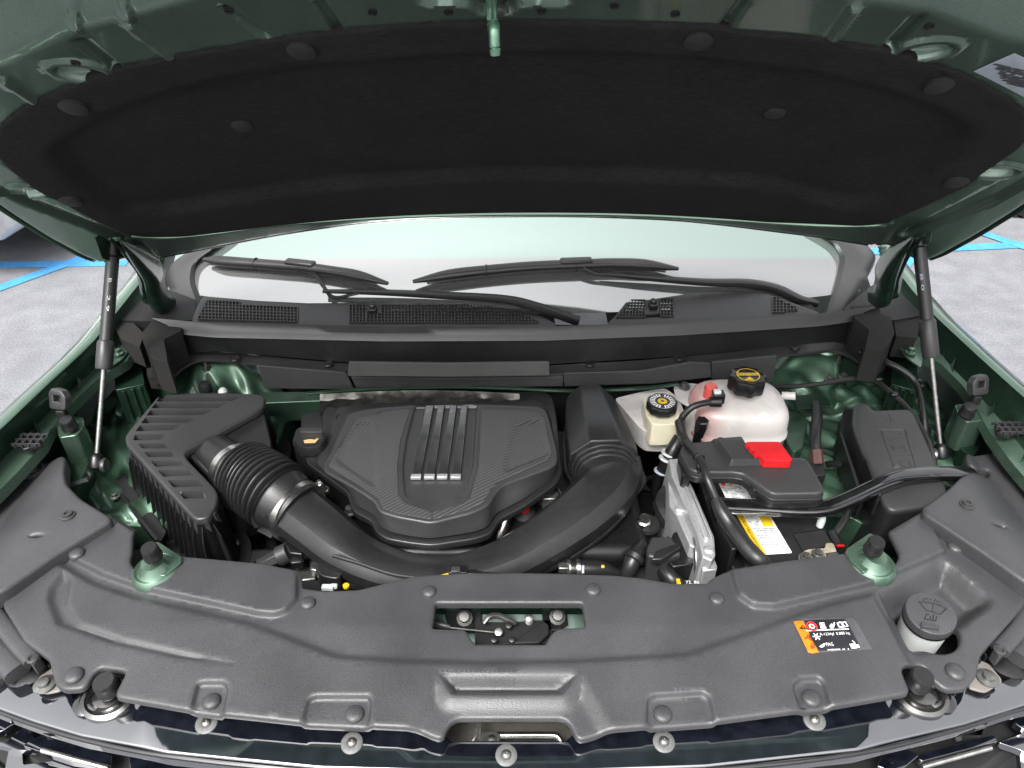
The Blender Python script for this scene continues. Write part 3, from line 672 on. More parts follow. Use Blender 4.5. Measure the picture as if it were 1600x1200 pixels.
# recessed dish ovals, wire-hook boss, side channel
for c,a,b,ro in(((128,112),.034,.020,-.5),((1446,78),.034,.020,.5),((40,299),.034,.022,-.4),((1556,266),.034,.022,.4)):
    cu=HF.px(*c); hf.append((ell(cu,a+.006,b+.006,24,ro),.004,.003)); hf.append((ell(cu,a-.004,b-.004,24,ro),-.014,.006))
cu=HF.px(772,-2); hf.append((rnd([(cu[0]-.085,cu[1]-.012),(cu[0]-.03,cu[1]-.012),(cu[0]-.018,cu[1]-.03),(cu[0]+.018,cu[1]-.03),(cu[0]+.03,cu[1]-.012),(cu[0]+.085,cu[1]-.012),(cu[0]+.085,cu[1]+.05),(cu[0]-.085,cu[1]+.05)],.012),-.008,.005))
hf.append((offs(np.array(dens(padu,.01)) if area(dens(padu,.01))>0 else np.array(dens(padu,.01))[::-1],.004),-.012,.008))
hf.append((offs(np.array(dens(padu,.01)) if area(dens(padu,.01))>0 else np.array(dens(padu,.01))[::-1],-.02),-.022,.02))
# side gutters
hf.append((poly([(-30,285),(10,290),(60,312),(160,352),(205,372),(190,380),(120,352),(60,330),(0,305)],.01),-.010,.008))
hf.append((poly([(1640,262),(1590,268),(1530,300),(1430,350),(1400,370),(1420,372),(1480,350),(1560,318),(1620,285)],.01),-.010,.008))
inner=offs(np.array(dens(olr,.02)) if area(dens(olr,.02))>0 else np.array(dens(olr,.02))[::-1],-.022)
M('inner_panel',relief(HF,[tuple(q) for q in inner],hf,grid=.0072,skirt=.018,lip=.004),mat('green_hood_inner',(.105,.15,.122),.34,metal=.72,coat=.4,nscale=1200,namt=.3),ht,auto=60)
HB=Frame(HF.O,HF.U,HF.V); HB.N=HF.N; HB.bend=lambda u,v:hbend(u,v)-.022-.04*np.clip((v-.42)/.15,0,1)
M('outer_skin',relief(HB,olr,[],grid=.04,skirt=.006,lip=.004),green,ht,auto=60)
# hem line around the skin
hemv=[HF.many(np.array(offs(inner,.007)),np.full(len(inner),-.012)),]
rim=[]
for o,h in((.006,-.010),(.010,-.004),(.016,-.003),(.021,-.009),(.0225,-.02)):
    rim.append(HF.many(offs(inner,o),np.full(len(inner),h)))
n=len(inner); V=np.vstack(rim); F=[(i*n+k,i*n+(k+1)%n,(i+1)*n+(k+1)%n,(i+1)*n+k) for i in range(len(rim)-1) for k in range(n)]
M('hem_flange',(V,F),greend,ht,auto=60)
# rear lip bead below the liner (a pale rolled edge)
M('rear_bead',tube([HF.at(*HF.px(x,y),.001) for x,y in((205,368),(260,370),(330,364),(440,350),(560,341),(700,335),(850,333),(1000,335),(1150,343),(1280,351),(1370,351),(1395,346))],.0045,n=8),green,ht)
lin=M('felt_liner',relief(HF,padu,[(inru,-.016,.035)],grid=.013,skirt=.010,lip=.005,base=lambda u,v:u*0+.004),felt,ht,auto=70)
for c,r in(((115,162),22),((471,73),23),((1091,58),23),((1467,128),22),((377,209),17),((1211,190),17),((110,310),17),((1494,280),18)):
    u,v=HF.px(*c); k=.004 if c in((377,209),(1211,190)) else .006
    d=-.016 if k==.004 else 0
    p=HF.at(u,v,k+d); R=r*mpp(p)*.98
    M('liner_button',lathe(p,HF.N,[(R,-.004),(R,.001),(R*.8,.003),(0,.004)],28),mat('liner_clip',(.0125,.012,.0123),.75,nscale=300,namt=.2),lin,auto=50)
# safety-catch loop
a=HF.at(*HF.px(768,-40),.0); 
hk=[HF.at(*HF.px(766,-30),-.004),HF.at(*HF.px(768,5),.004),HF.at(*HF.px(771,20),.022),PY(772,40,float(HF.at(*HF.px(771,30),0)[1])-.045),PY(773,68,float(HF.at(*HF.px(771,40),0)[1])-.06),PY(774,86,float(HF.at(*HF.px(771,40),0)[1])-.06)]
M('striker_hook',tube(hk,[.006,.0062,.0062,.0062,.006,.0055],n=12,sq=2.6),mat('pale_green_steel',(.16,.30,.21),.3,metal=.7,coat=.5,nscale=60,namt=.2),ht)
b=HF.at(*HF.px(777,16),.0); M('hook_bolt',lathe(b,HF.N,[(.009,-.004),(.009,.003),(.006,.004),(.006,.008),(0,.009)],12),zinc,ht)
M('hook_plate',prism([HF.at(u,v,-.003) for u,v in poly([(716,-30),(828,-30),(826,0),(792,5),(786,20),(762,20),(756,5),(718,0)],.006)],[HF.at(u,v,-.009) for u,v in poly([(716,-30),(828,-30),(826,0),(792,5),(786,20),(762,20),(756,5),(718,0)],.006)]),greend,ht,bev=.002)
for c in((120,77),(358,16),(582,18),(701,18),(846,16),(1055,21),(1452,40),(960,8)):
    p=HF.at(*HF.px(*c),.0165 if c in((120,77),) else .001); M('small_hole',lathe(p,HF.N,[(.0052,-.001),(.0052,.0008),(.004,.001),(.0035,-.0004),(0,-.0004)],14),black,ht)
# compliance sticker
st=[(1522,110),(1585,82),(1640,108),(1640,165),(1600,150)]
lb=M('hood_sticker',relief(HF,HF.pxs(st),[],grid=.02,skirt=.0006,lip=.0003,base=lambda u,v:0*u+.0014),mint,ht,label='pale sticker with tiny print at the top right corner')
gs=[]
rr_=random.Random(3)
for j in range(9):
    for k in range(9):
        if rr_.random()<.8:
            c=np.array(HF.px(1556+k*5+j*2.0,98+j*3.6+k*1.2)); w_=.0022+.0016*rr_.random(); gs.append(patch(HF,c+np.array([(-w_,-.0011),(w_,-.0011),(w_,.0011),(-w_,.0011)]),.0024,.0003))
tag(M('sticker_print',join(*gs),gry,lb,smooth=False),kind='stuff')
# ------------------------------------------------------------ hinges and gas struts
HG=mat('dark_hinge_green',(.010,.026,.017),.3,metal=.5,coat=.5,nscale=60,namt=.3)
def hinge(s,pts,label,bolts,tri,strut_top):
    q=[PX(x,y,s*w_) for (x,y),w_ in zip(pts,(.70,.715,.735,.75,.755,.75))]
    t=M('hinge_arm',tube(q,[.004,.020,.028,.026,.026,.018],n=14,sq=3.2,asp=.55,up=(s*1,0,.2)),HG,ht,auto=50,label=label)
    M('hinge_flange',tube([p+np.array((s*.02,0,.006)) for p in q],[.002,.008,.012,.012,.014,.008],n=8,sq=3),HG,t)
    for c in bolts:
        p=PX(*c,s*.735); b=M('hinge_bolt',lathe(p,(0,-.3,-1),[(.009,0),(.009,.003),(.007,.004),(.007,.011),(.004,.012),(.004,.018),(0,.019)],6),green,t,auto=30)
    k=[PX(*c,s*.748) for c in tri]; M('strut_bracket',prism(k,[p+np.array((s*.004,.002,0)) for p in k]),greend,t,bev=.001,smooth=False)
hinge(-1,[(190,378),(215,398),(238,425),(243,450),(250,470),(268,476)],'dark green hood hinge arm at the left rear corner',[(181,370),(237,402)],[(149,372),(168,364),(200,372),(196,402),(170,408),(160,404)],None)
hinge(1,[(1425,372),(1400,398),(1385,425),(1382,445),(1376,462),(1362,460)],'dark green hood hinge arm at the right rear corner',[(1431,346),(1379,385)],[(1460,345),(1440,338),(1412,352),(1415,375),(1440,382),(1452,378)],None)
def strut(s,pt,pm,pe,pb,label,mark):
    T=PX(*pt,s*.745); B=P(*pb,1.0)
    t=thing('gas_strut',label,'gas strut',B,group='gas struts holding the hood')
    d=(T-B); L=np.linalg.norm(d)
    # split along the strut by its seen height
    def at(p):
        best=min(np.linspace(0,1,400),key=lambda k:abs(proj(B+d*k)[1]-p[1])); return B+d*best
    m=at(pm); e=at(pe)
    u=d/L
    M('cylinder',lathe(m,u,[(.0095,0),(.0115,.002),(.0115,float(np.linalg.norm(T-m))-.03),(.008,float(np.linalg.norm(T-m))-.026)],20),satin,t)
    M('end_sleeve',lathe(e,u,[(.0135,0),(.0148,.003),(.0148,float(np.linalg.norm(m-e))+.012),(.0125,float(np.linalg.norm(m-e))+.016)],20),grain2,t)
    M('piston_rod',lathe(B+u*.02,u,[(.0045,0),(.0045,float(np.linalg.norm(e-B)))],12),zinc,t)
    M('lower_socket',lathe(B-u*.006,u,[(.008,0),(.0125,.003),(.0125,.022),(.010,.026),(.006,.03)],16),dark,t)
    M('upper_socket',lathe(T-u*.03,u,[(.009,0),(.0125,.004),(.0125,.03),(.008,.034)],16),dark,t)
    M('ball_stud',lathe(B+np.array((s*-.012,0,.002)),(s,0,0),[(.012,-.008),(.014,-.004),(.012,.0),(.005,.002),(.005,.02)],14),zinc,t)
    return t,T,B,u
def proj(p):
    q=np.asarray(p)-CAM; x=q[0]; y=q.dot([0,sP,cP]); z=q.dot([0,cP,-sP]); return CX+FPX*x/z, CY-FPX*y/z
t1,T1_,B1_,u1_=strut(-1,(178,378),(164,545),(158,577),(150,728),'left gas strut with faint white marks on its tube',0)
t2,T2_,B2_,u2_=strut(1,(1434,362),(1452,512),(1456,558),(1471,712),'right gas strut with a small blue mark on its tube',0)
# printed marks on the tubes
def marks(t,T,u,s,x,y0,txt,m):
    p=min([T-u*k for k in np.linspace(0,.4,400)],key=lambda q:abs(proj(q)[1]-y0)); n=CAM-p; n-=u*n.dot(u); n/=np.linalg.norm(n)
    fr=Frame(p+n*.0116,-u,np.cross(n,-u)); 
    if np.dot(fr.N,n)<0: fr.V=-fr.V; fr.N=-fr.N
    a=proj(fr.at(0,-.004)); b=proj(fr.at(.03 if len(txt)>1 else .008,-.004)); text(txt,fr,a,b,.005,m,t,h=.0003)
marks(t1,T1_,u1_,-1,172,436,'B',whi); marks(t1,T1_,u1_,-1,168,462,'2 9',whi); marks(t2,T2_,u2_,1,1436,428,'B 0',mint)
# ============================================================ ENGINE BAY PARTS
def U3(pts,z): return [P(a,b,z) for a,b in pts]
# ---- engine lump and clutter below
eb=thing('engine_block','dark engine block and plumbing glimpsed under the engine cover',  'engine',(0,1.0,.5))
M('block',join(box((-.08,1.02,.72),(.62,.34,.50)),box((.20,.98,.66),(.30,.30,.40)),box((-.3,.9,.62),(.2,.2,.3))),dark,eb,bev=.02)
rr=random.Random(11); gs=[]
for k in range(46):
    x=rr.uniform(-.5,.42); y=rr.uniform(.76,1.2); z=rr.uniform(.80,.93); p=np.array((x,y,z)); q=[p]
    for j in range(3): p=p+np.array((rr.uniform(-.09,.09),rr.uniform(-.08,.08),rr.uniform(-.05,.03))); q.append(p)
    gs.append(tube(q,rr.choice((.004,.006,.009,.014)),n=8,smooth=4))
tag(M('pipework',join(*gs),satin,eb),kind='stuff')
gs=[]
for k in range(26):
    x=rr.uniform(-.5,.5); y=rr.uniform(.74,.9); z=rr.uniform(.86,.93); gs.append(lathe((x,y,z),(rr.uniform(-.3,.3),rr.uniform(-.5,.1),1),[(.009,0),(.009,.004),(.006,.004),(.006,.012),(0,.012)],6))
tag(M('bracket_bolt',join(*gs),zinc,eb),kind='stuff')
p=P(783,835,.985); M('coolant_pipe',tube([P(792,800,1.0),P(783,835,.97),P(770,900,.90)],.011,n=14),steel,eb)
M('plug_boot',lathe(P(818,800,.98),(0,-.2,1),[(.02,-.05),(.02,0),(.012,.006),(0,.008)],16),black,eb); M('plug_cap',lathe(P(820,798,.985),(0,-.2,1),[(.008,0),(.008,.006),(0,.008)],10),redp,eb)
M('throttle_body',join(lathe(P(680,850,.955),(0,-.3,1),[(.045,-.03),(.047,0),(.040,.003),(.036,-.004)],28),box(P(640,855,.95),(.05,.03,.02)),box(P(625,862,.94),(.02,.04,.03))),zinc,eb,bev=.002)
M('valve_fitting',join(lathe(P(852,770,.99),(0,-.1,1),[(.016,-.03),(.016,.0),(.01,.01),(.007,.02),(0,.021)],14),box(P(860,783,.98),(.03,.02,.03))),zinc,eb,bev=.002)
# heat shield behind the engine
M('heat_shield',strip([[PY(x,y,1.20) for x,y in zip(np.linspace(500,812,24),[616-6*math.sin(k*.13) for k in range(24)])],[PY(x,y+7,1.19) for x,y in zip(np.linspace(500,812,24),[619-6*math.sin(k*.13)+1.5*math.sin(k*2.1) for k in range(24)])],[PY(x,y+10,1.15) for x,y in zip(np.linspace(500,812,24),[640]*24)]]),foil,None,label='crinkled silver heat shield strip behind the engine cover',cat='heat shield',auto=20)
M('firewall_lip',tube([PY(x,y,1.225) for x,y in((480,615),(560,609),(640,606),(720,605),(800,607),(900,611),(1010,606),(1060,600))],.004,n=8),greend,None,label='thin dark green metal lip above the heat shield',cat='car body')
rail=M('stamped_rail',prism(U3([(404,612),(520,612),(541,607),(541,613),(524,622),(500,626),(425,629),(412,630)],1.0),down(U3([(404,612),(520,612),(541,607),(541,613),(524,622),(500,626),(425,629),(412,630)],1.0),.05)),greenm,None,bev=.002,label='green body rail with a stamped number behind the air filter box',cat='car body')
WL[rail.name]=WL[rail.name]; text('1PE 82OU7 L232014',HZ(1.0),(445,622),(500,619),.009,zinc,rail,h=.0008,name='stamped_number')

# ---- engine cover
ET=HZ(1.065)
ec=thing('engine_cover','grey engine cover with carbon pattern and four smoked bright bars','engine cover',P(680,740,.96))
flo=[(518,628),(560,623),(700,620),(852,621),(861,629),(866,650),(876,735),(874,746),(867,757),(820,788),(778,809),(765,832),(740,840),(674,850),(640,846),(606,840),(590,830),(583,812),(553,797),(546,770),(506,743),(480,725),(484,706),(498,690),(508,672),(506,657),(512,645)]
FF=HZ(1.020)
M('base_flange',relief(FF,rnd(FF.pxs(flo),.012),[],grid=.02,skirt=.012,lip=.003,base=lambda u,v:.012*np.clip((v-.9)/.2,0,1)),satin,ec,auto=50)
up=[(545,641),(575,636),(640,633),(760,632),(841,632),(851,637),(855,648),(868,700),(868,716),(858,724),(783,755),(772,766),(760,784),(735,795),(673,809),(620,800),(594,792),(588,778),(560,760),(507,728),(509,716),(518,703)]
upu=rnd(ET.pxs(up),.010); 
# body: loft from plateau outline to flange outline
A_=dens(upu,.008); A_=A_ if area(A_)>0 else A_[::-1]
flu=dens(rnd(FF.pxs([(514,636),(560,627),(700,624),(850,625),(857,632),(862,652),(872,734),(869,743),(862,753),(817,784),(775,805),(761,828),(739,835),(674,845),(640,841),(608,834),(594,825),(587,808),(557,793),(549,766),(510,744),(494,726),(500,704),(512,680),(514,655)]),.012),.008); flu=flu if area(flu)>0 else flu[::-1]
def nearest_ring(inner_, outer_):
    o=[]
    c=inner_.mean(0)
    ia=np.unwrap(np.arctan2(inner_[:,1]-c[1],inner_[:,0]-c[0])); oa=np.unwrap(np.arctan2(outer_[:,1]-c[1],outer_[:,0]-c[0]))
    if oa[0]>ia[0]+math.pi: oa-=2*math.pi
    if oa[0]<ia[0]-math.pi: oa+=2*math.pi
    X=np.interp(ia,np.r_[oa-2*math.pi,oa,oa+2*math.pi],np.tile(outer_[:,0],3)); Y=np.interp(ia,np.r_[oa-2*math.pi,oa,oa+2*math.pi],np.tile(outer_[:,1],3)); return np.stack([X,Y],1)
feats=[(rnd(ET.pxs([(647,632),(633,684),(627,728),(630,770),(636,776),(674,788),(722,777),(728,770),(741,730),(747,632)]),.004),-.006,.005),
 (rnd(ET.pxs([(556,655),(583,658),(585,670),(592,740),(590,765),(530,722),(520,712),(530,690)]),.008),-.004,.006),
 (rnd(ET.pxs([(846,650),(806,660),(800,672),(785,730),(790,738),(850,712),(858,704)]),.008),-.004,.006),
 (ET.pxs([(540,790),(594,792),(620,800),(673,812),(735,797),(700,860),(600,850)]),.0,.001)]
eb_=lambda u,v:-.012*np.clip((.93-v)/.12,0,1)**1.5-.010*(u+.12)**2/.05
M('top_shell',relief(ET,upu,feats,grid=.006,skirt=.004,lip=.004,base=eb_),grain2,ec,auto=50)
r0=nearest_ring(A_,offs(A_,.004)); r1=nearest_ring(A_,flu)
hb=eb_(A_[:,0],A_[:,1]); rows=[]
for k,(w_,z_) in enumerate(((0,-.003),(.12,-.008),(.5,-.022),(.92,-.036),(1.0,-.040))):
    q=r0*(1-w_)+r1*w_; hh=(hb-.004)*(1-w_)+z_*1.0 if k else hb-.0035; rows.append(ET.many(q,np.maximum(hh,-.045)))
n=len(A_); V=np.vstack(rows); F=[(i*n+k,i*n+(k+1)%n,(i+1)*n+(k+1)%n,(i+1)*n+k) for i in range(4) for k in range(n)]
M('side_wall',(V,F),grain2,ec,auto=40)
# woven panels lie a hair above the shell and follow it
def onshell(out,name,mt,h,grid=.008,lab=None):
    fe=[(q,d,w_) for q,d,w_ in feats]
    return M(name,relief(ET,rnd(ET.pxs(out),.003),fe,grid=grid,skirt=.001,lip=.0006,base=lambda u,v:eb_(u,v)+h),mt,ec,auto=60,label=lab)
onshell([(558,650),(600,640),(641,637),(625,688),(620,728),(622,772),(632,784),(674,797),(674,806),(620,797),(598,790),(592,776),(513,724),(522,706)],'weave_panel',weave,.0012,lab='carbon patterned panel on the left')
onshell([(753,637),(838,637),(850,652),(862,704),(855,716),(780,750),(766,764),(755,781),(733,792),(676,806),(676,797),(724,785),(736,776),(749,730)],'weave_panel',weave,.0012,lab='carbon patterned panel on the right')
for tl,tr,br,bl in (((665,634),(678,634),(657,744),(643,744)),((684,634),(695,634),(678,744),(664,744)),((703,634),(714,634),(698,744),(684,744)),((720,634),(731,634),(719,744),(705,744))):
    q=[ET.px(*tl),ET.px(*tr),ET.px(*br),ET.px(*bl)]; q=[np.array(k) for k in q]
    def hh(p,d): return float(eb_(np.array([p[0]]),np.array([p[1]]))[0])+d
    T_=[];B_=[]
    for a,d in((q[0],.004),(q[1],.004),(q[2],.0035),(q[3],.0035)): T_.append(ET.at(a[0],a[1],hh(a,d-.0025))); B_.append(ET.at(a[0],a[1],hh(a,-.007)))
    bar=M('trim_bar',prism(T_,B_),darkbar,ec,bev=.0012)
    e=[(q[3]+(q[2]-q[3])*k) for k in(-.08,1.08)]; up_=(q[0]-q[3]); up_/=np.linalg.norm(up_)
    pts=[e[0]+up_*.004,e[1]+up_*.004,e[1]-up_*.0045,e[0]-up_*.0045]
    M('bar_end',prism([ET.at(a[0],a[1],hh(a,.0022)) for a in pts],[ET.at(a[0],a[1],hh(a,-.004)) for a in pts]),alu,bar,bev=.0008)
M('screw_recess',lathe(ET.at(*ET.px(528,633),-.030),(0,0,1),[(.009,0),(.008,.003),(.004,.001),(0,.001)],16),black,ec)
# ---- oil filler
of=thing('oil_filler','black oil filler neck with a cap carrying a gold oil can symbol','oil filler',P(484,700,.98))
M('filler_neck',join(slab([(463,668),(497,660),(512,668),(506,690),(490,712),(468,706),(456,690)],1.03,.06,r=.01),slab([(470,648),(500,640),(512,650),(505,668),(470,670)],1.02,.05,r=.01)),satin,of,bev=.006,seg=3)
c=P(485,684,1.05); capo=M('filler_cap',lathe(c,(0,0,1),[(.027,-.022),(.029,-.02),(.029,-.004),(.027,0),(0,.0)],30),satin,of,auto=30)
M('cap_grip',slab([(470,668),(502,668),(504,675),(468,675)],1.066,.018,r=.003),grain2,capo,bev=.003)
f=HZ(1.0505)
M('oil_can_symbol',join(slab([(474,688),(484,686),(492,687),(498,682),(499,684),(492,692),(476,692)],1.0512,.0006),slab([(474,682),(492,682),(492,683.5),(474,683.5)],1.0512,.0006)),brownp,capo)

# ---- air filter box
AT=HZ(1.06)
ab=thing('air_filter_box','ribbed black air filter box with slotted lid at the left','air filter box',P(290,760,.85))
top_=[(249,619),(300,615),(360,615),(405,617),(411,622),(409,634),(402,640),(290,702),(284,710),(290,720),(334,766),(337,776),(333,792),(322,807),(308,809),(298,800),(201,694),(198,682),(205,672)]
Z=lambda x,y:(150+x/3.75,580+y/3.75)
sl=[]
for (x0,y0),(x1,y1),(x2,y2),(x3,y3) in (((378,143),(857,143),(800,174),(352,178)),((350,183),(771,183),(715,214),(322,218)),((322,225),(685,224),(630,255),(293,260)),((292,268),(596,267),(540,300),(262,306)),((262,313),(505,312),(450,345),(230,352)),((228,368),(412,368),(378,400),(218,405)),((246,424),(400,422),(420,452),(272,452)),((278,473),(440,470),(462,500),(308,503)),((318,525),(495,523),(518,553),(350,560)),((362,580),(545,577),(575,610),(395,618)),((418,638),(600,637),(636,674),(452,680)),((480,704),(645,702),(640,748),(515,748))):
    if y0<330: sl.append((AT.pxs([Z(x0-1,y0+4),Z(x0+34,y3-2),Z(x3+1,y3-2)]),-.014,.004))
    sl.append((rnd(AT.pxs([Z(x0,y0),Z(x1,y1),Z(x2,y2),Z(x3,y3)]),.0025),-.014,.0028))
M('lid',relief(AT,rnd(AT.pxs(top_),.008),sl,grid=.0045,skirt=.012,lip=.004,base=lambda u,v:0*u),grain2,ab,auto=50)
# lid walls flare down to the flange
tu=dens(rnd(AT.pxs(top_),.008),.012); tu=tu if area(tu)>0 else tu[::-1]
rows=[AT.many(offs(tu,.0035),np.full(len(tu),-.010))]
for o,h in((.0045,-.03),(.010,-.10),(.014,-.13)): rows.append(AT.many(offs(tu,o),np.full(len(tu),h)))
n=len(tu); M('lid_wall',(np.vstack(rows),[(i*n+k,i*n+(k+1)%n,(i+1)*n+(k+1)%n,(i+1)*n+k) for i in range(3) for k in range(n)]),dark,ab,auto=60)
def outl(poly_,k): return poly_
M('lower_tray',(lambda r:prism(r,down(r,.10,.92)))(list(AT.many(offs(tu,.032),np.full(n,-.128)))),satin,ab,bev=.004)
# wall ribs along the front left edge, each a tapering fin
edge=resamp([AT.px(*q) for q in ((199,690),(240,736),(296,799),(308,812),(324,810),(336,790),(341,775))],17)
for k in range(17):
    d=edge[min(k+1,16)]-edge[max(k-1,0)]; d/=np.linalg.norm(d); nn=np.array([d[1],-d[0]]); 
    if nn[1]>0: nn=-nn
    a=edge[k]; th_=.0022
    prof=[(-.002,-.016),(.011,-.045),(.022,-.125),(.0,-.125)]
    V=[];
    for s in(-1,1):
        for o,h in prof: q=a+nn*o+d*th_*s*.5; V.append(AT.at(q[0],q[1],h))
    M('wall_rib',(np.array(V),[(0,1,2,3),(7,6,5,4),(0,4,5,1),(1,5,6,2),(2,6,7,3),(3,7,4,0)]),satin,ab,smooth=False)
# saw-tooth overhang of the lid between the ribs
for k in range(15):
    a=edge[k]*.7+edge[k+1]*.3; b=edge[k]*.3+edge[k+1]*.7; d=(b-a)/np.linalg.norm(b-a); nn=np.array([d[1],-d[0]]); nn=-nn if nn[1]>0 else nn
    q=[AT.at(*(a+nn*.003),-.006),AT.at(*(b+nn*.003),-.006),AT.at(*(b+nn*.0075),-.032),AT.at(*(a+nn*.006),-.020)]; w_=[p+np.array((nn[0]*-.004,nn[1]*-.004,0)) for p in q]
    M('lid_tooth',prism(q,w_),grain2,ab,bev=.0008)
# front left flange with a bolt tab, edge rail towards the green bracket
M('base_flange',slab([(184,748),(196,742),(260,830),(252,845),(243,846),(180,775),(171,762)],.955,.008,r=.004),satin,ab,bev=.002)
M('edge_rail',beam(P(190,775,.957),P(246,845,.99),.006,.008),satin,ab,bev=.001)
M('flange_screw',lathe(P(180,777,.957),(0,0,1),[(.009,0),(.009,.003),(.005,.004),(.005,.009),(0,.01)],12),zinc,ab)
M('strap',beam(P(372,850,.93),P(345,880,.93),.006,.02),satin,ab); M('strap_bolt',lathe(P(371,849,.945),(0,0,1),[(.005,0),(.005,.006),(0,.008)],10),steel,ab)
# back block and outlet nozzle
M('housing_shoulder',slab([(402,641),(412,640),(424,690),(420,740),(345,762),(300,716),(292,708)],1.045,.13,1.02,r=.012),satin,ab,bev=.008,seg=3)
cl1=P(372,738,1.03); cl2=P(466,800,1.02); n0=P(330,711,1.012); dn=(cl1-n0)/np.linalg.norm(cl1-n0)
r1_=40*mpp(cl1); r2_=47*mpp(cl2)
M('outlet_nozzle',tube([n0-dn*.004,n0+dn*.012,n0+dn*.03,cl1+dn*.006],[r1_*1.04,r1_*.99,r1_*.98,r1_*.97],n=40,smooth=4),satin,ab,auto=70)
M('nozzle_gusset',prism([P(395,700,1.03),P(413,688,1.03),P(405,712,1.03)],[P(395,700,1.025),P(413,688,1.025),P(405,712,1.025)]),satin,ab)
# ---- bellows hose
bh=thing('corrugated_intake_hose','black corrugated rubber hose between the filter box and the duct','hose',(cl1+cl2)/2)
d0=(P(440,778,1.03)-cl1); d0/=np.linalg.norm(d0); 
path=[];rad=[]
ctrl=catmull([cl1,P(400,752,1.035),P(430,772,1.035),cl2],60)
L_=len(ctrl)
for k,p in enumerate(ctrl):
    s=k/(L_-1); 
    base_=r1_*1.0+(r1_*1.24-r1_*1.0)*min(1,max(0,s-.05)/.09) if s<.76 else r1_*1.24+(r2_*1.0-r1_*1.24)*min(1,(s-.76)/.14)
    if .08<s<.74: base_+=.0062*math.cos((s-.08)/.66*2*math.pi*11.0)
    path.append(p);rad.append(base_)
M('bellows',tube(path,rad,n=56,smooth=1),rubber,bh,auto=75)
def clamp(c,d,r,ang,label):
    t=thing('hose_clamp',label,'clamp',c,group='worm drive clamps on the intake hose')
    M('band',lathe(c-d*.006,d,[(r,-.002),(r+.0016,-.002),(r+.0016,.013),(r,.013)],56),steel,t,auto=30)
    u,v=basis(d); pn=(u*math.cos(ang)+v*math.sin(ang)); tg=np.cross(d,pn); q=c+pn*(r+.004)
    b=M('worm_housing',beam(q-tg*.011,q+tg*.011,.009,.013,up=d),steel,t,bev=.0015)
    M('clamp_screw',lathe(q+pn*.003-tg*.022,tg,[(.0058,0),(.0062,.001),(.0062,.007),(.0035,.008),(.0035,.034),(0,.035)],10),steel,b)
    gs=[]
    for k in range(14):
        a=ang-.25-k*.035; pp=u*math.cos(a)+v*math.sin(a); gs.append(beam(c+pp*(r+.0017)-d*.003,c+pp*(r+.0017)+d*.003,.0007,.0006,up=pp))
    tag(M('band_slot',join(*gs),dark,t,smooth=False),kind='stuff')
def besta(c,d,r,tgt):
    u,v=basis(d); return min(np.linspace(0,2*math.pi,180),key=lambda a:np.hypot(*(np.array(proj(c+(u*math.cos(a)+v*math.sin(a))*r))-tgt)))
clamp(cl1,dn,r1_*1.09,besta(cl1,dn,r1_,(405,706)),'bright clamp on the filter box end of the corrugated hose')
d2=P(500,822,1.02)-cl2; d2/=np.linalg.norm(d2)
clamp(cl2,d2,r2_*1.04,besta(cl2,d2,r2_,(500,762)),'bright clamp on the engine end of the corrugated hose')
for k in range(7):
    a=besta(cl2,d2,r2_,(430+k*12,800-0)) if False else k*.9; u,v=basis(d2); pn=u*math.cos(a)+v*math.sin(a)
    M('cuff_web',beam(cl2-d2*.045+pn*(r2_*1.08),cl2-d2*.012+pn*(r2_*1.02),.003,.014,up=pn),rubber,bh,smooth=False)
# ---- long duct sweeping under the engine cover to the resonator
du=thing('intake_duct','broad black intake duct sweeping round the front of the engine cover','duct',P(700,880,.95))
pp=[(466,800,1.02,46),(500,826,1.015,45),(540,858,1.005,43),(590,884,.99,40),(650,900,.98,38),(720,899,.98,39),(790,878,.985,41),(850,844,.995,44),(905,805,1.003,47),(943,768,1.01,47),(956,738,1.02,46),(950,712,1.03,42)]
M('duct_tube',tube([P(a,b,c) for a,b,c,d in pp],[d*mpp(P(a,b,c)) for a,b,c,d in pp],n=10,smooth=8,sq=2.0,asp=.80,rot=math.pi/10),satin,du,auto=75,bev=.006,seg=3)
M('upper_shell_rib',tube([P(a,b,c) for a,b,c in((520,868,1.035),(560,880,1.03),(620,899,1.025),(690,905,1.02))],.003,n=8),satin,du)
M('seam_flange',tube([P(a,b,c) for a,b,c in((505,905,.97),(580,918,.965),(680,922,.96),(790,912,.965),(880,878,.975),(950,828,.985),(985,785,.995),(1000,745,1.0),(996,715,1.0))],[.005]*9,n=8,sq=4),satin,du)
M('sensor_housing',join(slab([(496,855),(520,858),(538,885),(530,905),(500,900),(490,880)],1.0,.08,r=.01)),satin,du,bev=.008,seg=3)
M('clip_bracket',join(slab([(443,846),(455,838),(462,850),(470,846),(472,866),(452,864)],1.0,.02),slab([(452,866),(472,866),(472,878),(454,880)],.985,.015)),dark,du,bev=.002)
rs=thing('intake_resonator','black humped resonator box standing right of the engine cover','resonator',P(930,690,.95))
q=[(921,629,1.03,36),(923,640,1.035,42),(928,665,1.035,49),(937,700,1.035,56),(942,724,1.032,58)]
M('hump',tube([P(a,b,c) for a,b,c,d in q],[d*mpp(P(a,b,c)) for a,b,c,d in q],n=8,smooth=6,asp=.92,rot=math.pi/8),satin,rs,auto=60,bev=.007,seg=4)
dd=P(942,724,1.032)-P(928,665,1.035); dd/=np.linalg.norm(dd)
c=P(943,727,1.030)
for k,(r_,o_) in enumerate(((53,.004),(49,.012),(45,.02))):
    M('stepped_collar',tube([c+dd*o_-dd*.012,c+dd*o_+dd*.002,c+dd*o_+dd*.004],[r_*mpp(c),r_*mpp(c),(r_-2)*mpp(c)],n=16,smooth=1,asp=.92,rot=math.pi/16),satin,rs,auto=40,bev=.0015)
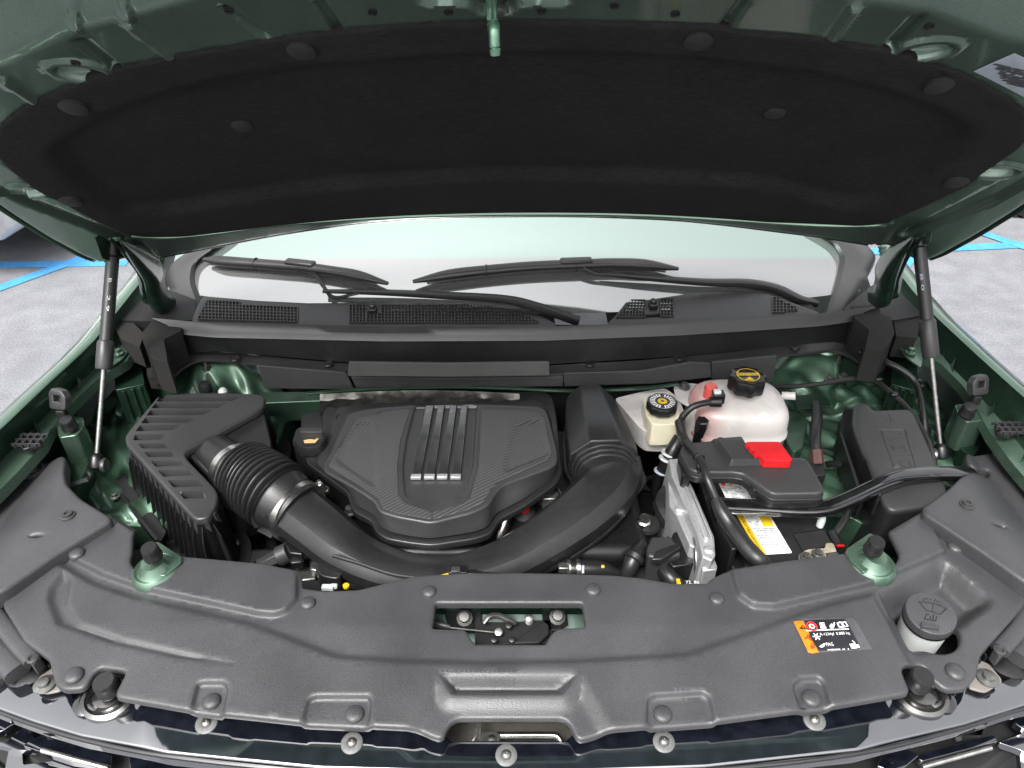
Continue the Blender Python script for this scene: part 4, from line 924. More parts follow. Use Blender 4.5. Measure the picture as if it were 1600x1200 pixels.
M('rear_ring',lathe(P(921,630,1.03),(P(922,620,1.03)-P(922,640,1.03)),[(.036,-.006),(.041,-.004),(.041,.006),(.036,.008),(.030,.008)],36),rubber,rs)
M('seam_flange',relief(HZ(.985),rnd(HZ(.985).pxs([(886,645),(880,700),(882,735),(900,760),(960,790),(1000,765),(1010,750),(985,690),(972,640)]),.01),[],grid=.02,skirt=.006,lip=.002),satin,rs)
# ---- small parts at the front of the engine
sn=thing('air_sensor','grey plastic sensor plug left of the duct, pointing down left','sensor',P(430,870,.96))
a=P(452,862,.975); b=P(405,884,.955); M('plug_body',join(tube([a,a+(b-a)*.35],[.017,.017],n=18,smooth=1),tube([a+(b-a)*.3,b],[.0135,.011],n=6,smooth=1)),grain2,sn,bev=.001); M('boot',tube([b,b+(b-a)*.25+np.array((0,0,-.01)),b+(b-a)*.5+np.array((0,0,-.04))],[.011,.009,.008],n=12),rubber,sn)
hc=thing('harness_connector','black harness connector with yellow wires lying on the cover edge','connector',P(715,898,1.03))
M('connector_body',join(box(P(716,893,1.045),(.028,.016,.012)),box(P(733,896,1.042),(.026,.010,.009))),dark,hc,bev=.002)
M('latch_tab',box(P(712,890,1.053),(.014,.010,.004)),grain2,hc,bev=.001)
for k in range(3): M('wire',tube([P(704,896+k,1.043),P(692,899+k*1.5,1.04),P(680,903+k,1.03)],.0016,n=6),yel,hc)
M('loom',tube([P(740,897,1.04),P(760,900,1.036),P(790,902,1.03),P(820,910,1.0)],.006,n=10),rubber,hc)
M('yellow_marker',lathe(P(541,917,1.0),(0,0,1),[(.005,0),(.005,.004),(0,.005)],10),yel,None,label='tiny yellow dot marker at the rear edge of the cover, left of centre',cat='marker')
M('clear_fitting',join(box(P(512,918,1.0),(.018,.008,.008)),box(P(522,916,1.0),(.010,.006,.007))),whitep,None,bev=.001,label='small clear plastic fitting beside the yellow dot marker',cat='fitting')
M('green_grey_bracket',join(slab([(462,884),(492,886),(494,904),(470,908),(460,898)],.955,.03),slab([(483,872),(496,876),(496,892),(484,890)],.965,.02)),zinc,None,bev=.003,label='pale metal casting below the sensor plug',cat='bracket')
hs_=thing('coolant_hose','ribbed coolant hose with silver clamp in front of the duct, right of centre','hose',P(920,890,.95))
a=P(878,889,.97); M('hose_body',tube([a,P(905,889,.97),P(935,890,.965),P(960,900,.94),P(975,915,.90)],.0145,n=18),rubber,hs_)
M('silver_clamp',join(*[lathe(P(x,888,.97),(1,0,0),[(.0150,-.003),(.0172,-.003),(.0172,.003),(.0150,.003)],24) for x in(888,903)]),steel,hs_); M('clamp_tang',box(P(881,887,.98),(.018,.014,.012)),zinc,hs_,bev=.002)
M('white_mark',tube([P(911,884,.984),P(911,896,.98)],.0022,n=6),mint,hs_); M('yellow_mark',lathe(P(942,885,.978),(0,-.3,1),[(.003,0),(0,.002)],8),yel,hs_)
h2_=thing('plastic_elbow','grey plastic elbow pipe standing beside the coolant hose','pipe',P(990,880,.93))
M('elbow_tube',tube([P(976,905,.93),P(985,885,.955),P(992,868,.965),P(1003,855,.96)],.0135,n=16),satin,h2_); M('elbow_collar',lathe(P(991,871,.965),P(996,862,.965)-P(986,880,.955),[(.0155,-.006),(.018,-.004),(.018,.004),(.0155,.006)],20),satin,h2_)
mt_=thing('engine_mount_bolt','bright hexagonal bolt in a black ring beside the duct','bolt',P(1007,815,.95))
M('bolt_head',lathe(P(1006,816,.965),(0,-.1,1),[(.012,-.01),(.012,.004),(.009,.006),(.009,.014),(0,.015)],8),steel,mt_,auto=30); M('mount_ring',lathe(P(1010,818,.955),(0,0,1),[(.020,-.008),(.024,-.004),(.022,.002),(.018,.002)],28),satin,mt_)
M('mount_arm',tube([P(1005,845,.93),P(1010,870,.90),P(1030,905,.86)],.03,n=12,sq=3),dark,mt_)
# ---- dipstick wire loop, screw left of cover
M('dipstick_loop',tube([P(868,757,1.0),P(876,770,1.0),P(879,785,.99),P(876,800,.96)],.0016,n=6),zinc,None,label='thin wire loop between engine cover and resonator',cat='wire')
M('hex_bolt',lathe(P(547,802,.985),(0,0,1),[(.011,0),(.011,.004),(.007,.005),(.007,.014),(0,.015)],8),zinc,None,label='small hex bolt beside the left edge of the engine cover',cat='bolt')

# ---- brake fluid reservoir
br=thing('brake_fluid_reservoir','yellowed brake fluid reservoir with a round black cap','reservoir',P(1030,655,.95))
M('base_shell',slab([(960,622),(1000,612),(1040,606),(1062,622),(1072,652),(1060,674),(1040,677),(1012,676),(1000,668),(980,645)],1.02,.05,.94,r=.008),tankw,br,bev=.006,seg=3)
M('tank_body',slab([(1004,622),(1050,622),(1062,640),(1060,662),(1020,664),(1010,650)],1.05,.05,1.03,r=.006),tanky,br,bev=.006,seg=3)
def capo_(c,r,h,lob,amp,parent,mt=dark,n=64,name='cap'):
    w_=lambda a:1+amp*math.cos(a*lob)
    return M(name,lathe(c,(0,0,1),[(r*.96,-h),(r,-h*.9),(r,-h*.2),(r*.95,-h*.04),(r*.86,.0),(r*.80,-.0015),(0,-.0015)],n,wob=w_),mt,parent,auto=40)
c=P(1035,627,1.075); cb=capo_(c,24*mpp(c),.018,10,.025,br)
f_=HZ(float(c[2])-.0012); u0,v0=f_.px(1035,627); R_=mpp(c)
def ringp(fr,u,v,r0,r1,h,mt,parent,name,n=40):
    a=ell((u,v),r0,r0,n); b=ell((u,v),r1,r1,n); V=np.vstack([fr.many(np.array(a),np.full(n,h)),fr.many(np.array(b),np.full(n,h))]); return M(name,(V,[(k,(k+1)%n,n+(k+1)%n,n+k) for k in range(n)]),mt,parent,smooth=False)
M('yellow_disc',lathe(f_.at(u0,v0,.0004),(0,0,1),[(7.5*R_,0),(0,.0004)],24),yel,cb)
for k in range(22):
    a=2*math.pi*k/22
    if k in(5,16): continue
    p=np.array([u0+math.cos(a)*15*R_,v0+math.sin(a)*15*R_]); e=np.array([math.cos(a),math.sin(a)])*3.4*R_; t_=np.array([-e[1],e[0]])*.32
    M('cap_print',(f_.many(np.array([p-e-t_,p+e-t_,p+e+t_,p-e+t_]),np.full(4,.0008)),[(0,1,2,3)]),whi,cb,smooth=False)
ringp(f_,u0,v0,18.7*R_,19.3*R_,.0008,whi,cb,'cap_ring')
M('brake_symbol',join(lathe(f_.at(u0,v0,.0009),(0,0,1),[(2.6*R_,0),(0,.0002)],16)),blk,cb)
# ---- coolant tank
tk=thing('coolant_tank','cloudy white coolant expansion tank with a pink tinge and black cap','coolant tank',P(1155,650,.92))
C0=P(1152,650,.99)
def pinked():
    m=mat('cloudy_tank_with_coolant',(.44,.415,.40),.28,nscale=30,namt=.02,sss=.4); t=m.node_tree; b=t.nodes['Principled BSDF']; src=b.inputs['Base Color'].links[0].from_socket
    tc=[n for n in t.nodes if n.type=='TEX_COORD'][0]; se=t.nodes.new('ShaderNodeSeparateXYZ'); t.links.new(tc.outputs['Object'],se.inputs[0])
    a=t.nodes.new('ShaderNodeMapRange'); a.inputs['From Min'].default_value=-.035; a.inputs['From Max'].default_value=-.10; t.links.new(se.outputs['X'],a.inputs[0])
    z=t.nodes.new('ShaderNodeMapRange'); z.inputs['From Min'].default_value=.02; z.inputs['From Max'].default_value=-.09; z.inputs['To Max'].default_value=.6; t.links.new(se.outputs['Z'],z.inputs[0])
    ad=t.nodes.new('ShaderNodeMath'); ad.operation='ADD'; ad.use_clamp=True; t.links.new(a.outputs[0],ad.inputs[0]); t.links.new(z.outputs[0],ad.inputs[1])
    mu=t.nodes.new('ShaderNodeMath'); mu.operation='MULTIPLY'; mu.inputs[1].default_value=.8; t.links.new(ad.outputs[0],mu.inputs[0])
    x=t.nodes.new('ShaderNodeMixRGB'); x.inputs[2].default_value=(.42,.15,.14,1); t.links.new(mu.outputs[0],x.inputs[0]); t.links.new(src,x.inputs[1]); t.links.new(x.outputs[0],b.inputs['Base Color']); return m
tankc=pinked()
def sqring(cx_,cy_,z,a,b,n=48,e=3.0):
    o=[]
    for k in range(n):
        t=2*math.pi*k/n; x=math.copysign(abs(math.cos(t))**(2/e),math.cos(t)); y=math.copysign(abs(math.sin(t))**(2/e),math.sin(t)); o.append(np.array((cx_+x*a,cy_+y*b,z)))
    return o
A0=P(1152,640,1.03); w_=74*mpp(A0); rings=[]
for z,s in((.90,.90),(.915,.98),(.94,1.0),(.996,1.0),(.998,1.03),(1.004,1.03),(1.006,1.0),(1.02,1.0),(1.040,.985),(1.052,.94),(1.060,.86),(1.066,.70),(1.069,.4),(1.070,.02)): rings.append(sqring(A0[0],A0[1],z,w_*s,.072*s,e=3.4))
n=48; V=np.vstack(rings); F=[(i*n+k,i*n+(k+1)%n,(i+1)*n+(k+1)%n,(i+1)*n+k) for i in range(len(rings)-1) for k in range(n)]+[tuple(range(n-1,-1,-1))]
M('tank_body',(V,F),tankc,tk,auto=60)
M('pink_shoulder',lathe(np.array((P(1098,640,1.03)[0],A0[1]-.012,.90)),(0,0,1),[(.033,0),(.035,.05),(.034,.12),(.026,.146),(.012,.157),(0,.159)],30),tankc,tk)
M('filler_neck',lathe(P(1168,597,1.085),(0,0,1),[(.034,-.03),(.030,-.005),(.030,.0),(0,0)],30),tankw,tk)
c=P(1169,586,1.115); cc=capo_(c,28*mpp(c),.030,8,.055,tk,name='pressure_cap')
f_=HZ(float(c[2])-.0010); u0,v0=f_.px(1169,586); R_=mpp(c)
ringp(f_,u0,v0,16.4*R_,18*R_,.0006,yel,cc,'yellow_ring')
q=[(1153,583),(1186,583),(1186,587),(1153,587)]; M('yellow_lettering',patch(f_,np.array(f_.pxs(q)),.0008),yel,cc); text('DEXCOOL',f_,(1155,586.3),(1184,586.3),.0042,blk,cc,h=.0012)
M('warning_triangle',patch(f_,np.array(f_.pxs([(1164,594),(1178,594),(1171,588.5)])),.0008),yel,cc)
M('red_nipple',lathe(P(1111,605,1.085),(0,0,1),[(.013,-.03),(.012,-.006),(.0125,.0),(.010,.005),(0,.006)],20),pinkp,tk)
M('side_spout',tube([P(1222,618,1.04),P(1243,619,1.045)],.008,n=14,smooth=1),tankw,tk); M('lower_spout',tube([P(1222,684,.96),P(1236,690,.96)],.014,n=16,smooth=1),tankw,tk)
M('mount_tab',slab([(1052,600),(1080,598),(1108,602),(1108,628),(1080,636),(1056,622)],1.03,.006,r=.01),tankw,tk,bev=.002); M('tab_bolt',lathe(P(1069,605,1.033),(0,0,1),[(.012,0),(.012,.003),(.007,.004),(.007,.010),(0,.011)],12),zinc,tk)
dg=M('tower_gusset',slab([(1228,645),(1250,640),(1262,660),(1255,700),(1240,708),(1228,690)],.98,.12,r=.01),greenm,None,bev=.01,seg=3,label='green body pillar right of the coolant tank',cat='car body')
dq=M('dark_flap',slab([(1240,618),(1284,614),(1300,634),(1246,640)],1.0,.004,r=.004),greend,None,bev=.001,label='dark green metal flap right of the coolant tank',cat='car body')
# hoses over the tank
vh=thing('vent_hose','black vent hose arching from the tank connector down to the left','hose',P(1080,680,.98))
M('hose_body',tube([P(1126,627,1.09),P(1105,629,1.095),P(1082,636,1.09),P(1066,652,1.07),P(1062,668,1.05),P(1068,688,1.08),P(1084,706,1.094),P(1098,726,1.10),P(1106,750,1.092),P(1118,778,1.072),P(1124,796,1.055)],.0062,n=14),rubber,vh)
M('quick_connector',join(tube([P(1108,628,1.093),P(1127,628,1.093)],[.0095,.0105],n=14,smooth=1),box(P(1122,620,1.10),(.022,.020,.020))),dark,vh,bev=.002); M('connector_tip',box(P(1121,612,1.113),(.013,.010,.006)),whitep,vh,bev=.001)
M('upper_sleeve',tube([P(1061,660,1.066),P(1066,682,1.07),P(1074,694,1.085)],.0085,n=14),rubber,vh)
M('hose_tie',lathe(P(1092,715,1.097),P(1098,725,1.10)-P(1087,709,1.096),[(.008,-.003),(.0095,-.002),(.0095,.003),(.008,.004)],14),dark,vh)
M('tie_stalk',tube([P(1093,718,1.095),P(1092,730,1.085),P(1092,738,1.07)],.004,n=8),dark,vh)
lh=thing('lower_loom','fat taped cable running down left of the battery box, white bands','cable',P(1050,720,.95))
M('cable_sleeve',tube([P(1062,684,1.03),P(1050,706,1.01),P(1040,728,.98),P(1030,745,.94),P(1025,770,.88)],[.012,.013,.013,.012,.012],n=14),rubber,lh)
for k,q in enumerate(((1045,708),(1041,716),(1033,736))): M('white_band',lathe(P(*q,(1.008,1.0,.965)[k]),P(1040,728,.98)-P(1050,706,1.01),[(.0134,-.001),(.0139,0),(.0139,.0025),(.0134,.003)],16),whitep if k<2 else mint,lh)
fk=thing('hex_fill_valve','small black hexagonal valve cap in front of the coolant tank','valve',P(1099,680,.98))
M('valve_cap',lathe(P(1098,656,1.075),(0,-.1,1),[(.0115,-.026),(.0125,-.02),(.0125,-.002),(.010,0),(0,.0)],6),dark,fk,auto=25); M('valve_stem',join(lathe(P(1098,656,1.045),(0,-.1,1),[(.011,-.06),(.011,0)],12),lathe(P(1098,656,1.03),(0,-.1,1),[(.014,-.01),(.014,0)],12),lathe(P(1098,656,1.012),(0,-.1,1),[(.014,-.01),(.014,0)],12)),dark,fk)
# ---- battery
bt_=thing('battery','black battery with a yellow edged white warning label','battery',P(1200,830,.80))
M('case',slab([(1092,752),(1240,752),(1262,800),(1292,826),(1322,870),(1318,892),(1150,900),(1125,850)],1.0,.2),dark,bt_,bev=.004)
M('lid_step',slab([(1135,790),(1262,794),(1286,826),(1240,832),(1262,872),(1200,888),(1165,886)],1.006,.012,r=.002),satin,bt_,bev=.002)
bf=HZ(1.0075)
l1=M('warning_label',patch(bf,np.array(rnd(bf.pxs([(1149,802),(1201,802),(1238,864),(1187,867)]),.003)),0),whi,bt_,label='white battery label with a yellow edge strip')
M('yellow_strip',patch(bf,np.array(bf.pxs([(1149,802.5),(1159.5,802.5),(1197.5,866.5),(1187,867)])),.0004,.0003),yel,l1); M('yellow_square',patch(bf,np.array(bf.pxs([(1184,803),(1201,803),(1209,822),(1193,823)])),.0004,.0003),yel,l1)
M('brown_tab',patch(bf,np.array(bf.pxs([(1148,799),(1201,799),(1202,803),(1150,803)])),.0005,.0003),brownp,l1)
text('DANGER/PELIGRO',bf,(1191,862),(1160,808),.0045,blk,l1,h=.001)
def smallprint(fr,corner,ex,ey,rows,cols,parent,mt,seed,h=.0009,fill=.8,name='small_print',hgt=.35):
    r_=random.Random(seed); gs=[]; c=np.array(corner,float); ex=np.array(ex,float); ey=np.array(ey,float)
    for j in range(rows):
        x=0.0
        while x<1:
            L=r_.uniform(.4,2.2)/cols
            if r_.random()<fill:
                a=c+ex*x+ey*(j/rows); b=c+ex*min(1,x+L)+ey*(j/rows); q=[a,b,b+ey*hgt/rows,a+ey*hgt/rows]; gs.append((fr.many(np.array(fr.pxs(q)),np.full(4,h)),[(0,1,2,3)]))
            x+=L+.35/cols
    return tag(M(name,join(*gs),mt,parent,smooth=False),kind='stuff')
smallprint(bf,(1163,806),(19,0),(9,16),7,7,l1,blk,2); smallprint(bf,(1175,826),(34,0),(20,36),13,12,l1,blk,3)
l2=M('upper_label',patch(bf,np.array(bf.pxs([(1123,755),(1152,752),(1182,781),(1136,782)])),0),whi,bt_,label='small white label showing below the fuse cover')
smallprint(bf,(1127,762),(30,-1),(14,18),8,9,l2,blk,5); M('red_sign',lathe(bf.at(*bf.px(1130,757),.0006),(0,0,1),[(.004,0),(0,.0002)],14),redi,l2); M('yellow_sign',patch(bf,np.array(bf.pxs([(1138,758.5),(1146,758.5),(1142,754.5)])),.0006,.0003),yel,l2)
M('terminal_well',slab([(1240,834),(1288,828),(1300,850),(1255,862)],1.009,.003),black,bt_)
tc_=thing('battery_terminal','beige and metal battery clamp at the rear edge of the front cover','terminal',P(1275,870,.98))
M('clamp_plate',slab([(1248,866),(1262,858),(1290,856),(1290,848),(1302,848),(1308,862),(1296,878),(1262,880),(1250,876)],1.03,.006,r=.004),mat('beige_clamp',(.35,.30,.22),.4,metal=.4,nscale=60,namt=.3),tc_,bev=.002)
for q in((1259,872),(1278,867)): M('terminal_nut',lathe(P(*q,1.034),(0,0,1),[(.010,.001),(.010,.003),(.0065,.004),(.006,.008),(0,.009)],8),zinc,tc_,auto=30)
M('clamp_bolt',tube([P(1292,870,1.03),P(1308,868,1.03)],.006,n=10,smooth=1),zinc,tc_)
M('white_valve_tip',lathe(P(1283,815,1.02),(0,0,1),[(.006,-.01),(.0065,.004),(.005,.012),(0,.014)],12),whitep,None,label='small white plastic pin behind the battery, right side',cat='fitting')
sw=thing('red_banded_cable','black cable plug with a thin red band beside the right green bracket','cable',P(1310,850,.98))
M('plug',tube([P(1300,836,1.0),P(1312,858,1.01)],.010,n=12,smooth=1),dark,sw); M('red_band',box(P(1313,853,1.021),(.012,.003,.003)),redp,sw)
M('loom_arch',tube([P(1302,838,1.0),P(1318,815,1.01),P(1330,795,1.0),P(1345,790,.98)],.006,n=10),rubber,sw)
# thick battery cable in front
bc=thing('battery_cable','fat ribbed black cable crossing in front of the battery label','cable',P(1150,840,1.0))
M('cable_sleeve',tube([P(1119,780,1.07),P(1128,800,1.06),P(1141,820,1.05),P(1155,840,1.045),P(1171,861,1.04),P(1188,877,1.035),P(1206,894,1.01)],[.009,.012,.0135,.0135,.0135,.0125,.010],n=16),rubber,bc)
# fuse cover on the battery
FB=HZ(1.075)
fc=thing('battery_fuse_cover','black fuse cover lying over the rear half of the battery','fuse cover',P(1180,740,1.0))
fo=[(1066,706),(1074,694),(1112,690),(1160,690),(1175,713),(1200,717),(1256,716),(1262,722),(1284,762),(1280,768),(1208,769),(1183,752),(1163,738),(1146,735),(1090,735),(1080,730)]
M('cover_top',relief(FB,rnd(FB.pxs(fo),.006),[(rnd(FB.pxs([(1112,689),(1159,688),(1173,712),(1198,719),(1200,727),(1140,728),(1136,722)]),.004),.012,.004)],grid=.008,skirt=.012,lip=.004,base=lambda u,v:0*u),grain2,fc,auto=50)
r_=[FB.at(u,v,-.011) for u,v in offs(dens(rnd(FB.pxs(fo),.006),.02) if area(dens(rnd(FB.pxs(fo),.006),.02))>0 else dens(rnd(FB.pxs(fo),.006),.02)[::-1],.0065)]
M('cover_skirt',prism(r_,down(r_,.011)),satin,fc,bev=.001)
r_=[FB.at(u,v,-.022) for u,v in offs(dens(rnd(FB.pxs(fo),.006),.02) if area(dens(rnd(FB.pxs(fo),.006),.02))>0 else dens(rnd(FB.pxs(fo),.006),.02)[::-1],.001)]
M('cover_base',prism(r_,down(r_,.006)),black,fc)
lt=M('latch_block',slab([(1166,747),(1174,744),(1190,752),(1186,764),(1178,766)],1.066,.02),satin,fc,bev=.0015)
for k in range(3): M('latch_slot',box(P(1172+k*5,748+k*2.4,1.0665),(.004,.005,.002)),black,lt)
M('side_clip',slab([(1060,712),(1070,712),(1082,735),(1078,745),(1066,740)],1.05,.05),dark,fc,bev=.003)
pc=thing('positive_terminal_cover','bright red positive terminal cover','terminal cover',P(1200,705,1.06))
M('red_lid',slab([(1165,691),(1172,690),(1217,690),(1221,694),(1238,717),(1236,720),(1196,719),(1186,712),(1180,706),(1170,697)],1.092,.016,r=.002),redp,pc,bev=.0025,seg=3)
for k in range(3): M('hinge_knuckle',tube([P(1167+k*6,696+k*7,1.089),P(1170+k*6,700+k*7,1.089)],.004,n=8,smooth=1),redp,pc)
M('front_seam',beam(P(1197,719.5,1.0885),P(1236,720.5,1.0885),.0012,.0012),mat('dark_red_seam',(.25,.005,.008),.5),pc)
# battery tray
ty=thing('battery_tray','black battery tray with upright ribs in front of the battery','tray',P(1150,890,.75))
M('tray_wall',join(beam(P(1120,850,.97),P(1160,905,.97),.006,.16),beam(P(1112,862,.96),P(1135,912,.96),.008,.16)),dark,ty,bev=.002)
# cross brace
xb=thing('cross_brace','glossy black bent steel brace crossing over the battery to the right','brace',P(1400,760,1.0))
bp=[(1122,790,1.045),(1180,793,1.045),(1250,797,1.047),(1290,794,1.05),(1325,781,1.053),(1370,760,1.056),(1410,746,1.056),(1445,741,1.053),(1490,740,1.048),(1520,741,1.040)]
pts=[P(*q) for q in bp]
M('brace_channel',tube(pts,[.0125]*10,n=20,sq=4.5,asp=.7,smooth=7),glossbar,xb,auto=30)
for o_ in(.0105,-.0105): M('rolled_edge',tube([p+np.array((0,o_,.004)) for p in pts],.0036,n=10,smooth=7),glossbar,xb)
M('pressed_groove',tube([P(1262,797,1.0545),P(1300,792,1.0575),P(1340,776,1.061),P(1400,750,1.0665),P(1470,744,1.067)],.0028,n=8),glossbar,xb)
M('end_plate',slab([(1112,783),(1160,786),(1200,792),(1200,802),(1150,803),(1118,796)],1.046,.003,r=.004),zinc,xb,bev=.001)
for q in((1236,791),(1400,748)): M('weld_nut',lathe(P(*q,1.053),(0,0,1),[(.005,0),(.005,.003),(0,.004)],10),glossbar,xb)
# right fuse box
fr_=thing('fuse_box','tall grey fuse box with embossed symbols at the right','fuse box',P(1400,740,.82))
lid=[(1338,634),(1344,631),(1354,632),(1361,640),(1366,643),(1420,641),(1426,648),(1452,706),(1477,768),(1474,776),(1448,790),(1394,795),(1386,786),(1340,674),(1336,660)]
FX=Frame((0,P(1400,720,1.045)[1],1.045),(1,0,0),(0,1,.10))
M('lid',relief(FX,rnd(FX.pxs(lid),.006),[(rnd(FX.pxs([(1374,671),(1414,671),(1432,732),(1396,732)]),.001),-.0012,.001),(rnd(FX.pxs([(1376,672.5),(1413,672.5),(1431,731),(1397,731)]),.001),.0012,.001)],grid=.009,skirt=.010,lip=.005,base=lambda u,v:0*u),grain2,fr_,auto=50)
lu=dens(rnd(FX.pxs(lid),.006),.02); lu=lu if area(lu)>0 else lu[::-1]
r_=[FX.at(u,v,-.009) for u,v in offs(lu,.004)]; M('case_wall',prism(r_,[q+np.array((-.02,-.015,-.16)) for q in r_]),satin,fr_,auto=30)
for k,(a,b) in enumerate((((1338,668),(1382,790)),((1330,690),(1366,796)))):
    A_1=P(*a,1.02-k*.02)+np.array((-.014-k*.012,0,0)); B_1=P(*b,1.02-k*.02)+np.array((-.014-k*.012,0,0)); M('side_rib',beam(A_1,B_1,.006,.05),satin,fr_,bev=.002)
M('left_box',slab([(1318,640),(1338,640),(1345,680),(1375,760),(1378,790),(1350,770),(1325,710),(1308,700)],1.0,.12,r=.006),dark,fr_,bev=.006)
# embossed pictograms
def em(pts,w_=.0016,closed=False):
    q=[FX.at(*FX.px(a,b),.0002) for a,b in pts]; 
    if closed: q.append(q[0])
    return join(*[tube([a,b],w_*.5,n=6,smooth=1) for a,b in zip(q[:-1],q[1:])])
M('embossed_symbol',join(em([(1388,677),(1408,688)]),em([(1408,677),(1390,688)]),em([(1382,683),(1392,683)]),em([(1404,683),(1414,683)])),grain2,fr_)
M('embossed_symbol',join(em([(1393,696),(1412,696),(1416,706),(1398,706)],closed=True),em([(1398,701),(1410,699)])),grain2,fr_)
M('embossed_symbol',join(em([(1392,711),(1428,711)]),em([(1405,720),(1420,720),(1424,729),(1410,729)],closed=True)),grain2,fr_)
M('embossed_arrow',join(em([(1389,647),(1392,656)]),em([(1386,655),(1392,659),(1396,654)])),grain2,fr_)
# loom from the coolant side: wrapped harness with connector
wl=thing('wrapped_loom','taped harness ending in a grey connector between tank and fuse box','cable',P(1280,740,.95))
M('tape_sleeve',tube([P(1275,632,1.02),P(1277,652,1.02),P(1274,680,1.02),P(1276,715,1.0)],[.010,.011,.010,.009],n=14),rubber,wl); M('brown_plug',tube([P(1275,702,1.015),P(1277,724,.995)],.012,n=10,smooth=1),mat('brown_plastic',(.055,.02,.016),.4,nscale=60,namt=.2),wl)
M('connector_block',slab([(1268,722),(1288,722),(1291,742),(1271,744)],1.0,.04),satin,wl,bev=.002)
M('corrugated_pigtail',tube([P(1290,726,.99)+np.array((k*.0008,0,.002*math.sin(k*.1))) for k in range(40)],[.0055+.0013*(k%2) for k in range(40)],n=8,smooth=1),rubber,wl)
# thin lines over the right wing
ln=thing('fluid_lines','two thin black lines arching over the right inner wing','cable',P(1400,620,1.0))
M('thin_line',tube([P(1170,603,1.0),P(1230,604,1.02),P(1280,600,1.035),P(1330,592,1.045),P(1365,595,1.05),P(1390,612,1.05),P(1420,640,1.04),P(1450,690,1.03),P(1462,740,1.0)],.0052,n=10),rubber,ln)
M('thick_line',tube([P(1345,552,1.07),P(1362,556,1.075),P(1385,566,1.08),P(1412,580,1.075),P(1432,600,1.06),P(1442,640,1.04),P(1446,680,1.01),P(1450,720,.98)],.0062,n=12),rubber,ln)
for q,z in(((1372,594),1.05),((1397,618),1.048),((1346,552),1.072),((1363,557),1.076)): M('line_clip',box(P(*q,z+.001),(.016,.012,.014)),dark,ln,bev=.003)
M('hose_coupling',join(*[lathe(P(x,y,1.078),(1,0,-.1),[(.008,-.003),(.010,-.002),(.010,.002),(.008,.003)],14) for x,y in((1358,554),(1365,558),(1373,561))]),dark,ln)
M('shiny_stud',lathe(P(1350,583,1.055),(0,0,1),[(.009,-.012),(.009,.008),(.007,.010),(.007,.014),(0,.014)],14),steel,None,label='shiny cylindrical stud standing on the right inner wing',cat='stud')
for q in((1296,594),(1318,590)): M('wing_bolt',lathe(P(*q,1.03),(0,0,1),[(.011,0),(.011,.003),(.007,.004),(.007,.009),(0,.010)],12),zinc,RW)
M('grommet',lathe(P(320,604,1.045),(0,0,1),[(.013,-.012),(.014,.0),(.011,.008),(0,.010)],8),rubber,LW); M('white_button',lathe(P(348,611,1.04),(0,0,1),[(.009,-.006),(.009,.001),(.005,.006),(0,.007)],14),whitep,LW)
# ---- finned aluminium control unit
al=thing('aluminium_control_unit','bright cast aluminium control unit standing upright left of the battery','control unit',P(1080,850,.85))
def tilt(px_,z,dx,dy,dz): t=[P(a,b,z) for a,b in px_]; return prism(t,[q+np.array((dx,dy,dz)) for q in t])
M('main_casting',tilt([(1045,717),(1062,716),(1066,724),(1116,838),(1118,868),(1112,876),(1098,870),(1090,835),(1050,744)],1.02,-.012,-.006,-.14),alu,al,bev=.002)
M('front_flange',tilt([(1044,752),(1052,750),(1080,808),(1094,845),(1092,858),(1078,852),(1058,806),(1046,790)],1.0,-.004,-.004,-.12),alu,al,bev=.002)
M('raised_spine',tilt([(1056,724),(1060,722),(1106,832),(1107,842),(1101,840)],1.026,0,0,-.008),alu,al,bev=.0015)
M('raised_spine',tilt([(1066,735),(1069,735),(1114,838),(1112,842)],1.025,0,0,-.006),alu,al,bev=.001)
M('lower_foot',tilt([(1092,872),(1114,866),(1121,884),(1120,890),(1098,892)],1.0,0,0,-.05),alu,al,bev=.002)
for q,z in(((1108,858),1.021),((1062,795),1.004)): M('casting_boss',lathe(P(*q,z),(0,0,1),[(.009,-.02),(.009,0),(.006,.003),(0,.003)],12),alu,al)
M('grey_strap',tube([P(1089,842,1.0),P(1092,870,.99),P(1092,905,.96)],.008,n=8,sq=4),zinc,al)
cn=thing('control_unit_connector','grey lever connector with a ribbed loom left of the aluminium unit','connector',P(1040,880,.88))
M('connector_shell',slab([(1018,838),(1048,837),(1062,856),(1064,866),(1032,874),(1012,868),(1010,856)],.985,.06,r=.004),grain2,cn,bev=.005,seg=3); M('lever',tilt([(1026,860),(1058,848),(1064,854),(1034,874),(1018,874)],.995,0,0,-.012),satin,cn,bev=.002)
M('connector_rack',slab([(1052,832),(1062,828),(1086,864),(1090,880),(1052,886),(1040,872)],.975,.09),dark,cn,bev=.002)
for k in range(4): M('rack_fin',beam(P(1044,876+k*5,.965-k*.012),P(1090,872+k*5,.965-k*.012),.004,.006),satin,cn)
M('ribbed_loom',tube([P(1032,876,.95),P(1040,892,.955),P(1052,908,.95),P(1068,922,.93)],.014,n=14),rubber,cn); M('yellow_tag',box(P(1060,910,.972),(.006,.012,.004)),yel,cn); text('72. 80',HZ(.975),(1072,912),(1093,912),.006,whi,cn,h=0)
# stay between left wing and the liner
M('stay_rod',join(beam(P(104,760,1.0),P(138,750,1.0),.012,.004),tube([P(138,750,1.0),P(141,742,1.01),P(136,738,1.01)],.003,n=8)),zinc,None,label='flat metal stay reaching out from the left side cover to the strut foot',cat='bracket')
